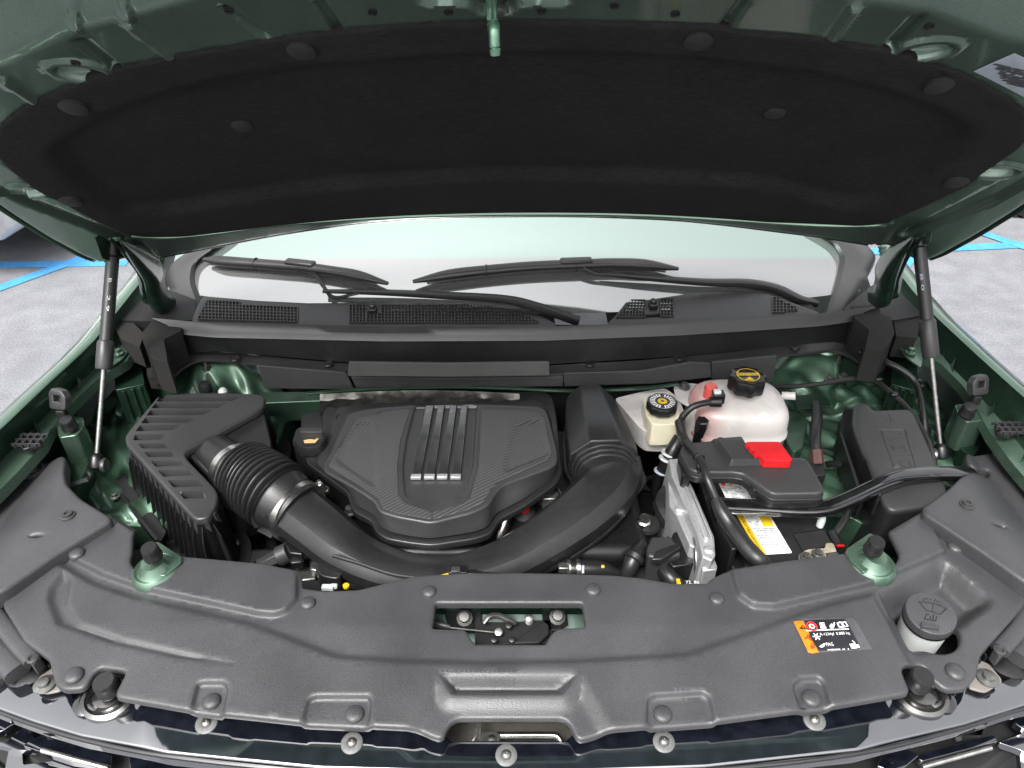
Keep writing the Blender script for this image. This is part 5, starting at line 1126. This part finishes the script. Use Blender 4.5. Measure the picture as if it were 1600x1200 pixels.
# ============================================================ FRONT COVERS
def cbend(u,v): return -.10*np.clip(.64-v,0,.5)-.05*np.clip(np.abs(u)-.30,0,1)**1.5
CF=Frame((0,0,1.058),bend=cbend)
rc=thing('radiator_cover','wide grained black cover across the front of the engine bay','cover',(0,.62,.98))
outc=[(180,813),(250,850),(262,868),(282,876),(288,878),(410,889),(468,901),(468,921),(505,926),(560,924),(600,914),(650,902),(720,898),(800,897),(880,898),(960,901),(1000,905),(1050,914),(1108,914),(1112,908),(1135,896),(1200,888),(1319,873),(1345,884),(1352,872),(1380,842),(1390,836),(1443,806),(1515,843),(1557,881),(1597,907),(1607,922),(1597,943),(1528,1020),(1521,1052),(1505,1072),(1478,1074),(1456,1056),(1450,1041),(1436,1035),(1408,1040),(1401,1050),(1415,1084),(1305,1103),(1121,1127),(1000,1136),(942,1141),(922,1148),(905,1152),(900,1140),(893,1127),(880,1118),(714,1118),(700,1126),(692,1140),(689,1150),(676,1146),(660,1138),(469,1129),(350,1116),(294,1109),(186,1090),(203,1056),(200,1049),(161,1043),(146,1054),(133,1077),(105,1079),(93,1069),(84,1032),(45,1003),(12,950),(13,940),(66,866),(93,862)]
# cut-outs for the two green brackets are bays in the rear edge
def bay(c,a,b,n=14,a0=0,a1=math.pi,rot=0):
    return [(c[0]+a*math.cos(a0+(a1-a0)*k/n),c[1]+b*math.sin(a0+(a1-a0)*k/n)) for k in range(n+1)]
i=outc.index((262,868)); j=outc.index((250,850))
outc[j:i+1]=[(210,829)]+[(206,846)]+[(240+38*math.cos(t),882+26*math.sin(t)) for t in np.linspace(math.pi*1.12,math.pi*.08,12)]
i=outc.index((1345,884)); j=outc.index((1380,842))
outc[i:j+1]=[(1333,880)]+[(1368+39*math.cos(t),874+27*math.sin(t)) for t in np.linspace(math.pi*.88,-math.pi*.15,12)]
CF2=Frame((0,0,1.066),bend=cbend)
F_=[]
def ft_(pts,d,wd,r=.006): F_.append((rnd(CF.pxs(pts),r),d,wd))
# low centre deck behind: raised side plates
ft_([(180,811),(90,862),(72,860),(160,904),(220,925),(318,946),(404,965),(430,967),(450,960),(468,938),(469,895),(410,884),(288,872),(262,862)],.009,.006)
ft_([(1319,868),(1200,884),(1137,893),(1150,934),(1175,952),(1210,954),(1290,936),(1366,918),(1480,868),(1443,800),(1380,838)],.009,.006)
# main front deck sinks past the crease, centre recess, scoop
ft_([(60,855),(157,911),(217,931),(315,953),(402,973),(530,1021),(640,1028),(757,1031),(900,1028),(1070,1018),(1180,980),(1291,942),(1366,924),(1380,950),(1440,1060),(1400,1200),(200,1200),(40,1060),(-20,950)],.007,.014,.01)
ft_([(101,890),(76,925),(73,945),(88,984),(175,1013),(280,1036),(406,1048),(315,1026),(200,1000),(130,975),(112,945),(118,905)],-.006,.012,.006)
ft_([(684,1056),(906,1056),(880,1092),(705,1092)],-.014,.016,.004)
ft_([(705,1091),(680,1056),(630,1145),(650,1200),(940,1200),(962,1145),(910,1056),(880,1091)],-.007,.022,.004)
for pts in ([(294,1125),(308,1072),(318,1067),(354,1067),(361,1078),(350,1135)],[(469,1140),(480,1096),(494,1089),(579,1089),(584,1100),(579,1150)],[(1006,1150),(1008,1096),(1020,1088),(1098,1083),(1110,1092),(1121,1140)],[(1249,1125),(1234,1074),(1246,1062),(1277,1060),(1288,1070),(1303,1118)]):
    ft_(pts,-.006,.005,.006)
# washer well
ft_([(1372,934),(1370,924),(1460,874),(1478,874),(1492,882),(1556,936),(1553,950),(1460,1022),(1424,1024),(1404,1000)],-.034,.028,.014)
holes=[rnd(CF.pxs([(676,938),(914,938),(917,960),(921,983),(872,985),(862,996),(856,1010),(739,1010),(731,998),(726,987),(670,985),(674,960)]),.009),
]
wc=CF.px(1450,977); holes.append(ell(wc,.045,.046,28,-.1))
M('cover_sheet',relief(CF,rnd(CF.pxs(outc),.006,3),F_,holes,grid=.0062,skirt=.008,lip=.004,base=lambda u,v:0*u,hskirt=.012),grain,rc,auto=65)
def hat(c,add=0.0):
    u,v=CF2.px(*c); q=np.array([[u,v]]); z=0
    for p,d,wd in F_:
        if inside(q,dens(p,.01))[0]:
            t=min(1,sdist(q,dens(p,.01))[0]/wd); z+=d*(t*t*(3-2*t))
    return CF.at(u,v,z+add)
for c,r in(((121,867),11),((329,1092),13),((553,1112),14),((1036,1112),14),((1269,1087),14),((1121,931),11),((1495,850),11.5),((1495,1045),14),((670,920),10.5),((927,917),11),((480,938),11),((116,1056),14)):
    p=hat(c); R=r*mpp(p); M('push_pin',lathe(p,(0,-.03,1),[(R*1.05,-.002),(R*1.05,.0025),(R*.96,.0045),(R*.7,.0062),(R*.3,.0068),(0,.007)],28),grain,rc,auto=50)
# warning label on the cover
def hl(pts,h): return [hat(q,h) for q in pts]
def lab(pts,h,mt,parent,name,label=None,th=.0004):
    a=hl(pts,h); return M(name,prism(a,[q-np.array((0,0,th)) for q in a]),mt,parent,label=label,smooth=False)
def drape(pts,h,mt,parent,name,label=None):
    return M(name,relief(CF,CF2.pxs(pts),[(p,d,w) for p,d,w in F_],grid=.006,skirt=.0004,lip=.0002,base=lambda u,v:0*u+h),mt,parent,label=label,auto=60)
lb=drape([(1251,966),(1330,965),(1337,970),(1363,1014),(1262,1020)],.0008,gry,rc,'warning_label','dark refrigerant warning label with an orange strip')
drape([(1257,970),(1321,967),(1345,1012),(1341,1014),(1275,1017)],.0013,blk,lb,'black_field')
drape([(1240,972),(1244,971),(1254,970.5),(1279,1019.5),(1268,1021),(1263,1019)],.0017,ora,lb,'orange_strip')
cf=Frame((hat((1260,990))+hat((1345,990))+hat((1300,970))+hat((1300,1012)))/4+np.array((0,0,.0024)),hat((1345,990))-hat((1260,990)),hat((1300,970))-hat((1300,1012)))
drape([(1259.5,985.4),(1326,982.6),(1326.4,983.6),(1260,986.4)],.0018,whi,lb,'rule')
text('R-1234yf',cf,(1283,994.5),(1305,993.4),.0052,whi,lb,h=0); text('0.880 kg',cf,(1308,993.2),(1329,992.2),.0052,whi,lb,h=0); text('PAG',cf,(1292,1009.5),(1303,1009),.0048,whi,lb,h=0)
smallprint(cf,(1290,1014.6),(36,-1.6),(1,2),1,14,lb,whi,8,h=.0,hgt=.9)
def ringuv(fr,c,r0,r1,mt,parent,name,h=0): u,v=fr.px(*c); return ringp(fr,u,v,r0,r1,h,mt,parent,name,28)
ringuv(cf,(1268.5,978.5),.0058,.0072,redi,lb,'prohibition_ring'); M('prohibition_disc',lathe(cf.at(*cf.px(1268.5,978.5),0),(0,0,1),[(.0040,0),(0,.0001)],16),whi,lb); M('prohibition_dot',lathe(cf.at(*cf.px(1268.5,978.5),.0002),(0,0,1),[(.0022,0),(0,.0001)],12),redi,lb)
M('goggles_symbol',join(*[patch(cf,np.array(cf.pxs(q)),.0,.0002) for q in([(1280,973),(1288,972.6),(1289,977),(1281.5,977.4)],[(1281.6,978.4),(1290,978),(1291.4,982),(1283,982.4)])]),whi,lb,smooth=False)
M('goggle_lens',join(*[lathe(cf.at(*cf.px(x,y),.0002),(0,0,1),[(.0011,0),(0,.0001)],10) for x,y in((1282.6,975.4),(1287,975))]),blk,lb)
M('hand_symbol',patch(cf,np.array(cf.pxs([(1296,978),(1299,974),(1301,976),(1303,972),(1304.5,973),(1304,978),(1302,981.6),(1298,981.8)])),0,.0002),whi,lb,smooth=False)
M('book_symbol',patch(cf,np.array(rnd(cf.pxs([(1307,973.4),(1312,971.2),(1316,972),(1321,970.4),(1326,979),(1321,979.6),(1316,980.4),(1311,980.6)]),.0008)),0,.0002),whi,lb,smooth=False); M('book_spine',join(*[patch(cf,np.array(cf.pxs(q)),.0002,.0002) for q in([(1314.6,972.6),(1315.6,972.6),(1318.8,979.2),(1317.8,979.2)],[(1309.5,974.2),(1313.4,973.2),(1316.2,978.4),(1312,978.8)],[(1317,973.2),(1320,972.4),(1323.4,978),(1320,978.4)])]),blk,lb,smooth=False)
u,v=cf.px(1276,994.5); M('snowflake_symbol',join(*[beam(cf.at(u-math.cos(a)*.0055,v-math.sin(a)*.0055,0),cf.at(u+math.cos(a)*.0055,v+math.sin(a)*.0055,0),.0013,.0003) for a in(0,1.047,2.094)]+[lathe(cf.at(u,v,0),(0,0,1),[(.003,0),(0,.0002)],6)]),whi,lb,smooth=False)
M('oil_drop_symbol',patch(cf,np.array(rnd(cf.pxs([(1280,1010),(1284,1007),(1288,1005),(1290,1006),(1288,1010),(1284,1012)]),.001)),0,.0002),whi,lb,smooth=False)
M('white_box_print',join(*[patch(cf,np.array(cf.pxs(q)),0,.0002) for q in([(1327,1006),(1336,1005.4),(1340,1012.6),(1331,1013.4)],[(1337.4,1007),(1341,1006.8),(1344,1011.6),(1341,1012)],[(1331,1001),(1332.4,1000.4),(1337,1005),(1335.6,1005)])]),whi,lb,smooth=False)
tri=lambda c,s:[(c[0]-s,c[1]+s*.55),(c[0]+s*1.25,c[1]+s*.5),(c[0]+.0,c[1]-s*.6)]
M('hazard_triangle',join(*[patch(cf,np.array(cf.pxs(tri(c,s_))),.0004,.0002) for c,s_ in(((1254,980),5.4),)]),blk,lb,smooth=False); M('hazard_mark',patch(cf,np.array(cf.pxs([(1253.6,978.6),(1254.8,978.6),(1255.6,981.4),(1254.6,981.4)])),.0006,.0002),ora,lb,smooth=False)
M('flame_symbol',patch(cf,np.array(cf.pxs([(1257,998),(1260,995),(1262,993),(1264,996),(1266,998.6),(1262,996.6),(1259.6,999)])),.0004,.0002),mat('dark_red_print',(.25,.02,.01),.5),lb,smooth=False)
M('service_symbol',join(*[patch(cf,np.array(cf.pxs(q)),.0004,.0002) for q in([(1266,1009),(1272,1008.6),(1274,1013),(1268,1013.6)],[(1267,1005.6),(1269,1005.4),(1270,1007.4),(1268,1007.6)])]),mat('brown_red_print',(.35,.03,.01),.5),lb,smooth=False)
# ---- washer filler
wf=thing('washer_filler','white washer filler neck under a round grey cap in the well','washer filler',P(1450,985,.95))
wz=1.075
c=P(1455,957,wz); R=37*mpp(c)
wn=np.array((-.10,-.16,1.0)); wn/=np.linalg.norm(wn)
M('filler_neck',lathe(c-wn*.012,wn,[(R*.84,-.10),(R*.90,-.05),(R*.94,-.004),(R*.94,0),(0,0)],40),whitep,wf)
wcp=M('washer_cap',lathe(c,wn,[(R*.95,-.016),(R*1.0,-.014),(R*1.0,-.004),(R*.985,-.001),(R*.95,.0),(R*.1,.0),(0,.0)],48),grain,wf,auto=25)
M('cap_skirt',lathe(c-wn*.0145,wn,[(R*.97,-.006),(R*1.008,-.004),(R*1.008,.001),(R*.97,.002)],48),dark,wf)
wfr=Frame(c+wn*.0004,(1,0,wn[0]/-wn[2]),(0,1,0)); wfr=Frame(c,np.cross((0,1,0),wn),np.cross(wn,np.cross((0,1,0),wn)))
def st_(pts,w_=.0014,cl=False,h=.0004):
    q=[wfr.at(*wfr.px(a,b),h) for a,b in pts]
    if cl: q.append(q[0])
    return join(*[tube([a,b],w_*.5,n=6,smooth=1) for a,b in zip(q[:-1],q[1:])])
W_=lambda x,y:(1230+x/5.714,920+y/5.714)
sym=[st_([W_(1175,118),W_(1240,122),W_(1300,128),W_(1360,148),W_(1420,180)]),st_([W_(1175,118),W_(1245,195),W_(1290,205),W_(1365,228),W_(1420,180)]),st_([W_(1240,232),W_(1225,270),W_(1325,290),W_(1335,248)],cl=False),st_([W_(1240,232),W_(1262,228)]),st_([W_(1275,275),W_(1280,245)]),st_([W_(1300,280),W_(1308,232)])]
for a,b in(((1212,105),(1225,88)),((1232,88),(1258,90)),((1275,95),(1290,104)),((1310,112),(1325,96)),((1335,112),(1360,118)),((1370,128),(1385,140)),((1300,140),(1300,155)),((1298,165),(1297,180)),((1296,190),(1296,205))): sym.append(st_([W_(*a),W_(*b)],.0012))
M('wiper_symbol',join(*sym),black,wcp)
M('cap_tab',slab([(1441,970),(1468,978),(1468,983),(1440,978)],wz+.0,.012,r=.001),grain,wcp,bev=.001)
# ---- catch seen through the cover window
lc=thing('hood_latch','black hood latch with cable and bolts seen through the cover opening','latch',P(795,970,.97))
M('latch_backing',strip([[P(x,930,1.035) for x in np.linspace(655,935,20)],[P(x,946,1.02) for x in np.linspace(655,935,20)],[P(x,960,.99) for x in np.linspace(655,935,20)],[P(x,1000,.965) for x in np.linspace(655,935,20)],[P(x,1030,.96) for x in np.linspace(655,935,20)]]),mat('latch_green',(.012,.03,.021),.35,metal=.5,coat=.2,nscale=40,namt=.2),lc,auto=60)
M('latch_plate',tilt([(742,948),(752,948),(752,972),(800,972),(860,968),(866,1004),(742,1008)],1.0,0,0,-.004),black,lc,bev=.001)
M('striker_plate',tilt([(692,950),(745,946),(745,960),(742,985),(702,985)],1.0,0,0,-.004),dark,lc,bev=.001); M('right_plate',tilt([(846,948),(885,950),(888,975),(868,985),(850,985)],1.0,0,0,-.004),dark,lc,bev=.001)
for q,r_ in(((726,966),.012),((871,964),.012)): M('flange_bolt',lathe(P(*q,1.006),(0,-.5,1),[(r_,-.002),(r_,.001),(r_*.65,.003),(r_*.6,.011),(0,.012)],10),mat('dull_bolt_steel',(.07,.07,.068),.5,metal=.6,nscale=60,namt=.2),lc)
M('latch_spring',join(*[lathe(P(827,966+k*1.6,1.012-k*.003),(0,-.5,1),[(.0045,-.001),(.006,0),(.0045,.001)],12) for k in range(5)]),zinc,lc)
M('latch_cable',tube([P(702,980,1.012),P(740,984,1.012),P(778,988,1.01)],.0014,n=6),steel,lc); M('cable_end',tube([P(676,974,1.012),P(690,977,1.012),P(704,980,1.012)],[.006,.0065,.003],n=10,smooth=1),grain2,lc); M('cable_nipple',lathe(P(779,988,1.011),(0,-.4,1),[(.0055,-.002),(.0055,.003),(0,.004)],12),zinc,lc)
M('catch_lever',tube([P(756,974,1.01),P(765,964,1.016),P(778,962,1.018),P(792,968,1.016),P(806,974,1.01)],[.003,.004,.004,.004,.003],n=8,sq=3),zinc,lc); M('swing_pawl',tilt([(835,978),(850,970),(858,976),(858,990),(842,1004),(800,1005)],1.012,0,0,-.006),black,lc,bev=.002)
for q in((795,978),(772,1000),(800,1000)): M('pivot_rivet',lathe(P(*q,1.014),(0,-.3,1),[(.005,0),(.0045,.003),(0,.004)],10),dark,lc)
# ---- hand release in the lower window
hr=thing('hood_release_lever','silver release lever and hook inside the lower front opening','lever',P(800,1145,.94))
M('recess_floor',strip([[P(x,1116,1.0) for x in(670,920)],[P(x,1130,.965) for x in(670,920)],[P(x,1180,.955) for x in(670,920)]]),mat('brown_black_tray',(.025,.022,.016),.5,nscale=60,namt=.3),hr)
M('release_bar',tube([P(775,1149,.985),P(800,1149,.985),P(860,1149,.985),P(872,1152,.984),P(879,1164,.98)],.0042,n=12),steel,hr); M('lever_plate',slab([(750,1143),(776,1143),(782,1148),(781,1162),(748,1162)],.99,.005,r=.002),zinc,hr,bev=.001)
M('plate_screw',lathe(P(768,1155,.992),(0,0,1),[(.006,0),(.004,.004),(0,.005)],10),steel,hr); M('hook_wire',tube([P(737,1160,.985),P(743,1150,.99),P(746,1136,1.0),P(746,1124,1.015),P(749,1120,1.015),P(750,1135,1.0),P(749,1155,.985)],.0022,n=8),zinc,hr)
# ---- rubber bump stops
def bump(name,c,z,r,label,tiltv=(0,-.12,1),group='rubber hood bump stops'):
    p=P(*c,z); R=r*mpp(p); return M(name,lathe(p,tiltv,[(R*1.02,-.024),(R*1.08,-.021),(R*1.08,-.019),(R*1.0,-.017),(R*.97,-.006),(R*.93,-.002),(R*.84,0),(R*.1,.0),(0,-.0)],30),rubber,None,label=label,cat='bump stop',group=group,auto=35)
bump('bump_stop',(232,855),1.115,13.5,'rubber bump stop standing on the left round green bracket'); bump('bump_stop',(1371,845),1.115,13.5,'rubber bump stop standing on the right round green bracket')
bump('bump_stop',(161,1064),1.06,18,'large rubber bump stop at the front left of the radiator cover'); bump('bump_stop',(1443,1055),1.06,18,'large rubber bump stop at the front right of the radiator cover')
bump('bump_stop',(102,655),1.09,11,'rubber bump stop on the green block beside the left fender'); bump('bump_stop',(1517,634),1.09,11,'rubber bump stop on the green block beside the right fender')
def gbr(c,flag,label):
    p=P(*c,1.075); m=mpp(p); t=thing('bump_stop_bracket',label,'bracket',(p[0],p[1],.9))
    M('domed_plate',lathe(p,(0,-.05,1),[(37*m,-.06),(37*m,-.020),(36*m,-.014),(30*m,-.008),(26*m,-.010),(22*m,-.006),(16*m,.004),(0,.005)],44,sx=1.0),green,t,auto=50)
    M('tail_plate',slab(flag,1.068,.006,r=.004),green,t,bev=.002,seg=3)
    return t
gbr((238,882),[(238,848),(247,846),(284,870),(283,879),(256,900),(228,895)],'round green bracket behind the left part of the radiator cover')
gbr((1368,872),[(1322,858),(1360,832),(1368,838),(1385,870),(1350,895),(1326,872)],'round green bracket behind the right part of the radiator cover')
def gblock(pts,label,p2):
    t=thing('bump_stop_mount',label,'bracket',P(*pts[0],.95)); M('block_top',slab(pts,1.062,.07,r=.005),green,t,bev=.006,seg=3); M('block_flange',slab(p2,1.0,.10,r=.004),greend,t,bev=.004)
gblock([(88,660),(100,648),(130,652),(132,664),(120,680),(92,684)],'green block between left side cover and inner wing',[(92,690),(122,690),(140,720),(118,770),(98,745)])
gblock([(1492,632),(1524,628),(1538,642),(1542,656),(1512,660),(1498,650)],'green block between right side cover and inner wing',[(1502,665),(1538,662),(1536,690),(1520,716),(1500,700)])
# front cups around the big bump stops
def cup(c,label,off):
    p=P(*c,1.035); m=mpp(p); t=thing('bump_stop_cup',label,'bracket',(p[0],p[1],.95))
    M('metal_cup',lathe(p,(0,-.1,1),[(34*m,-.03),(36*m,-.012),(30*m,-.010),(24*m,-.016),(19*m,-.018),(19*m,-.008),(0,-.006)],40,sx=1.15),mat('pale_steel_cup',(.11,.108,.105),.25,metal=.9,coat=.3,nscale=20,namt=.4),t,auto=50)
    q=P(c[0]+off,c[1]+12,1.022); M('cup_foot',lathe(q,(0,-.1,1),[(20*m,-.01),(22*m,-.004),(14*m,-.001),(0,0)],28),glossbar,t)
cup((163,1083),'bright metal cup holding the front left bump stop',-28); cup((1445,1078),'bright metal cup holding the front right bump stop',28)
# ---- side covers beside the headlamps
def sidec(out,label,crest,screws,hole,bigs):
    f=Frame((0,0,1.072)); t=thing('side_cover',label,'cover',P(*crest,.98)); 
    cu=np.array(f.px(*crest))
    sgn=-1 if cu[0]<0 else 1
    base=lambda u,v:-.05*np.clip((np.abs(u)-.72)/.12,0,1)**2-.012*np.clip((np.abs(u)-.62)/.1,-1,1)*0
    M('cover_sheet',relief(f,rnd(f.pxs(out),.010),[],[ell(f.px(*hole),.0155,.0085,20)],grid=.012,skirt=.028,lip=.006,base=base),grain,t,auto=60)
    def at(c,h=0): u,v=f.px(*c); return f.at(u,v,float(base(np.array([u]),np.array([v]))[0])+h)
    for c in screws: M('cover_screw',lathe(at(c),(0,0,1),[(.0115,-.001),(.0115,.002),(.008,.003),(.0075,.006),(.004,.006),(.0035,.004),(0,.004)],18),grain2,t,auto=30)
    for c in bigs: s=M('dished_washer',lathe(at(c),(0,0,1),[(.020,-.002),(.020,.004),(.017,.006),(.012,.003),(.009,.003)],26),grain,t,auto=40); M('hex_screw',lathe(at(c,.002),(0,0,1),[(.009,0),(.008,.005),(.0035,.005),(.003,.003),(0,.003)],8),zinc,s)
sidec([(-52,722),(20,692),(26,684),(86,698),(91,705),(92,735),(97,757),(120,781),(164,808),(168,812),(86,862),(38,895),(0,921),(-60,945),(-170,965),(-270,925),(-130,800)],'left grey side cover beside the headlamp with an oval hole',(20,800),[(106,806)],(57,836),[(35,703)])
sidec([(1655,705),(1604,676),(1570,676),(1527,683),(1524,700),(1526,711),(1534,710),(1538,698),(1560,696),(1570,704),(1566,716),(1550,724),(1526,730),(1508,745),(1490,764),(1448,795),(1450,801),(1540,860),(1604,905),(1700,950),(1790,960),(1880,900),(1740,775)],'right grey side cover beside the headlamp with an oval hole',(1580,800),[(1511,789)],(1562,817),[(1586,682)])
for pts,lb_ in(([(22,690),(50,676),(62,680),(66,694),(36,702)],'small grid bracket at the left fender end'),([(1555,662),(1588,658),(1606,672),(1580,680),(1558,676)],'small grid bracket at the right fender end')):
    t=thing('grid_bracket',lb_,'bracket',P(*pts[0],1.05)); M('grid_plate',slab(pts,1.088,.008),dark,t,bev=.001)
    a=[P(*q,1.091) for q in pts]; c=np.mean(a,0)
    for k in range(4): s=-.018+k*.012; M('grid_bar',box(c+np.array((s,0,.001)),(.0025,.034,.006)),grain2,t)
    for k in range(3): s=-.013+k*.013; M('grid_bar',box(c+np.array((0,s,.0012)),(.05,.0025,.006)),grain2,t)
def hook(c,s,label):
    p=P(*c,1.118); t=thing('rubber_edge_clip',label,'clip',p); fr=Frame(p,(1,s*.30,0),(0,.5,1)); 
    o=[(-.017,-.016),(.014,-.018),(.017,.009),(.011,.017),(-.009,.015),(-.017,.006)]; h=[(-.010,-.006),(.009,-.007),(.010,.008),(-.008,.009)]
    M('clip_body',relief(fr,rnd([(x*s,y) for x,y in o],.003),[],[rnd([(x*s,y) for x,y in h],.002)],grid=.01,skirt=.014,lip=.002,hskirt=.012),grain2,t,auto=50); M('clip_window',prism([fr.at(x*s*1.1,y*1.1,-.010) for x,y in h],[fr.at(x*s*1.1,y*1.1,-.012) for x,y in h]),satin,t)
    M('clip_foot',box(p+np.array((0,0,-.032)),(.016,.014,.02)),black,t,bev=.003)
hook((88,624),-1,'square grey rubber clip on the left fender ledge'); hook((1534,602),1,'square grey rubber clip on the right fender ledge')
# ============================================================ FRONT FASCIA
gb=lambda u,v:-.55*np.clip(.505+.00-.10*0-v-.0*u,0,1)**1.3
GF=Frame((0,0,1.004),bend=lambda u,v:.018+0*v-.08*np.clip(np.abs(u)-.45,0,1))
fa=thing('grille_surround','glossy piano black panel along the front edge under the cover','trim',P(800,1170,.9))
gp=[(-420,800),(-160,960),(0,1060),(24,1056),(34,1066),(50,1075),(77,1070),(98,1075),(106,1082),(112,1098),(130,1106),(152,1104),(172,1092),(180,1070),(300,1080),(470,1100),(660,1120),(686,1142),(705,1160),(884,1160),(906,1144),(930,1120),(1130,1100),(1300,1080),(1410,1068),(1440,1098),(1470,1100),(1492,1090),(1502,1078),(1508,1070),(1535,1064),(1562,1068),(1580,1062),(1600,1046),(1760,930),(2000,780),(2300,800),(2000,980),(1760,1070),(1600,1098),(1505,1128),(1340,1168),(1100,1194),(800,1204),(500,1196),(260,1172),(128,1146),(55,1124),(0,1104),(-160,1040),(-400,960),(-700,820)]
M('gloss_panel',relief(GF,rnd(GF.pxs(gp),.004,2),[],grid=.03,skirt=.03,lip=.003),gloss,fa,auto=50)
def gz(c,h=0): u,v=GF.px(*c); return GF.at(u,v,h)
for c in((323,1131),(550,1162),(791,1181),(1037,1160),(1272,1126)):
    p=gz(c,.001); m=mpp(p); s=M('fascia_washer',lathe(p,(0,-.15,1),[(17*m,-.001),(17*m,.0012),(15.5*m,.002),(8*m,.002),(8*m,.0)],32),mat('grey_washer_plastic',(.07,.07,.07),.45,nscale=200,namt=.2) if c[0]==323 else bpy.data.materials['grey_washer_plastic'],fa,auto=40)
    M('torx_screw',lathe(p+np.array((0,0,.001)),(0,-.15,1),[(8.5*m,0),(8*m,.002),(5*m,.0045),(2.6*m,.0052),(2.2*m,.003),(0,.003)],20),zinc,s)
# lower grille: slats and lamp corner pieces
gl=thing('grille','black grille slats with brightly reflecting tops below the front panel','grille',(0,.45,.6))
gb_=[np.array((x,y,.93)) for x,y in((-.92,.74),(-.80,.60),(-.62,.505),(-.35,.46),(0,.445),(.35,.46),(.62,.505),(.80,.60),(.92,.74),(.92,.9),(-.92,.9))]
M('grille_backing',prism(gb_,down(gb_,.55)),black,gl,bev=.01)
for k in range(5): M('grille_slat',tube([q+np.array((0,-.006,-.10-k*.09)) for q in gb_[:9]],.012,n=8,sq=3),gloss,gl)
SL=lambda pts,z,th_=.012:slab(pts,z,th_,r=.003)
for pts,z in (([(35,1165),(62,1149),(175,1180),(172,1198),(110,1190)],.955),([(-60,1110),(0,1108),(36,1120),(4,1142),(-60,1160)],.96),([(-20,1160),(10,1160),(36,1135),(56,1155),(40,1166),(70,1172),(30,1172)],.95),([(200,1168),(260,1182),(330,1194),(330,1225),(205,1215)],.965),([(8,1200),(14,1168),(34,1170),(36,1195),(90,1188),(160,1205),(90,1240),(5,1230)],.94),
  ([(1432,1180),(1552,1148),(1560,1158),(1440,1190)],.955),([(1598,1112),(1640,1100),(1640,1140),(1600,1140),(1584,1128)],.96),([(1385,1170),(1400,1162),(1436,1180),(1400,1210),(1370,1196)],.965),([(1560,1160),(1600,1145),(1640,1150),(1640,1195),(1590,1170)],.95),([(1592,1170),(1610,1160),(1650,1180),(1630,1220),(1595,1200)],.94)):
    M('grille_slat',SL(pts,z),gloss,gl,bev=.002)
for a,b in(((66,1172),(170,1200)),((1440,1198),(1548,1168))): M('chrome_rod',tube([P(*a,.955),P(*b,.955)],.0036,n=10,smooth=1),steel,gl)
for a,b in(((115,1145),(120,1160)),((1492,1140),(1496,1158))): M('grille_post',beam(P(*a,.96),P(*b,.95),.010,.010),satin,gl,bev=.002)
M('trim_line',tube([gz(q,-.006) for q in((-160,1046),(0,1110),(55,1130),(128,1152),(260,1178),(500,1202),(800,1210),(1100,1200),(1340,1174),(1505,1134),(1600,1104),(1760,1076))],.0030,n=8),glossbar,gl)
# headlamp tops
def lamp(s,bars,label,crate,plate,sc):
    t=thing('headlamp_top',label,'headlamp',P(*bars[0][0][0],.95))
    for pts,z,r_ in bars_z(bars): M('housing_bar',tube([P(a,b,z) for a,b in pts],r_,n=14,sq=3.2,asp=.7,smooth=5),grain,t,auto=60)
    M('mount_plate',slab(plate,1.018,.004,r=.006),mat('pinkish_primer',(.12,.108,.10),.4,nscale=20,namt=.1) if s<0 else bpy.data.materials['pinkish_primer'],t,bev=.001)
    M('mount_bolt',lathe(P(*sc[0],1.020),(0,0,1),[(.014,0),(.014,.002),(.008,.003),(.007,.007),(0,.008)],14),zinc,t)
    M('screw_boss',slab([(sc[1][0]-10,sc[1][1]-2),(sc[1][0]+2,sc[1][1]-12),(sc[1][0]+13,sc[1][1]-2),(sc[1][0],sc[1][1]+11)],1.045,.02,r=.002),grain,t,bev=.002); M('boss_screw',lathe(P(*sc[1],1.046),(0,0,1),[(.008,-.001),(.008,.001),(.005,.002),(.004,.0),(0,.0)],14),grain2,t)
    c=P(*crate,1.02)
    for k in range(4): M('crate_bar',beam(c+np.array((s*(-.02+k*.011),-.014+k*.006,0)),c+np.array((s*(-.014+k*.011),.014+k*.006,.0)),.002,.010),satin,t)
    M('crate_rail',beam(c+np.array((s*-.024,-.006,0)),c+np.array((s*.018,.016,0)),.002,.008),satin,t)
    M('round_socket',lathe(P(crate[0]+s*28,crate[1]+8,1.005),(0,0,1),[(.028,-.03),(.030,0),(.02,.004),(0,.004)],24),dark,t)
def bars_z(b): return b
lamp(-1,[([(-60,890),(-6,962),(26,1004),(52,1032)],1.035,.0115),([(-90,930),(-40,985),(-2,1022),(28,1052)],1.020,.016),([(-140,940),(-80,1000),(-40,1040),(0,1075)],1.0,.018)],'grey headlamp housing edge at the lower left corner',(72,1035),[(50,1074),(62,1056),(86,1040),(92,1068),(98,1078),(70,1084)],((70,1070),(51,1029)))
lamp(1,[([(1660,890),(1610,955),(1590,985),(1562,1016)],1.035,.0115),([(1700,930),(1650,975),(1612,1006),(1590,1030)],1.020,.016),([(1740,940),(1690,990),(1650,1025),(1610,1055)],1.0,.018)],'grey headlamp housing edge at the lower right corner',(1545,1022),[(1518,1060),(1522,1028),(1545,1036),(1568,1064),(1540,1082),(1512,1074)],((1543,1060),(1562,1016)))
# radiator support under the cover
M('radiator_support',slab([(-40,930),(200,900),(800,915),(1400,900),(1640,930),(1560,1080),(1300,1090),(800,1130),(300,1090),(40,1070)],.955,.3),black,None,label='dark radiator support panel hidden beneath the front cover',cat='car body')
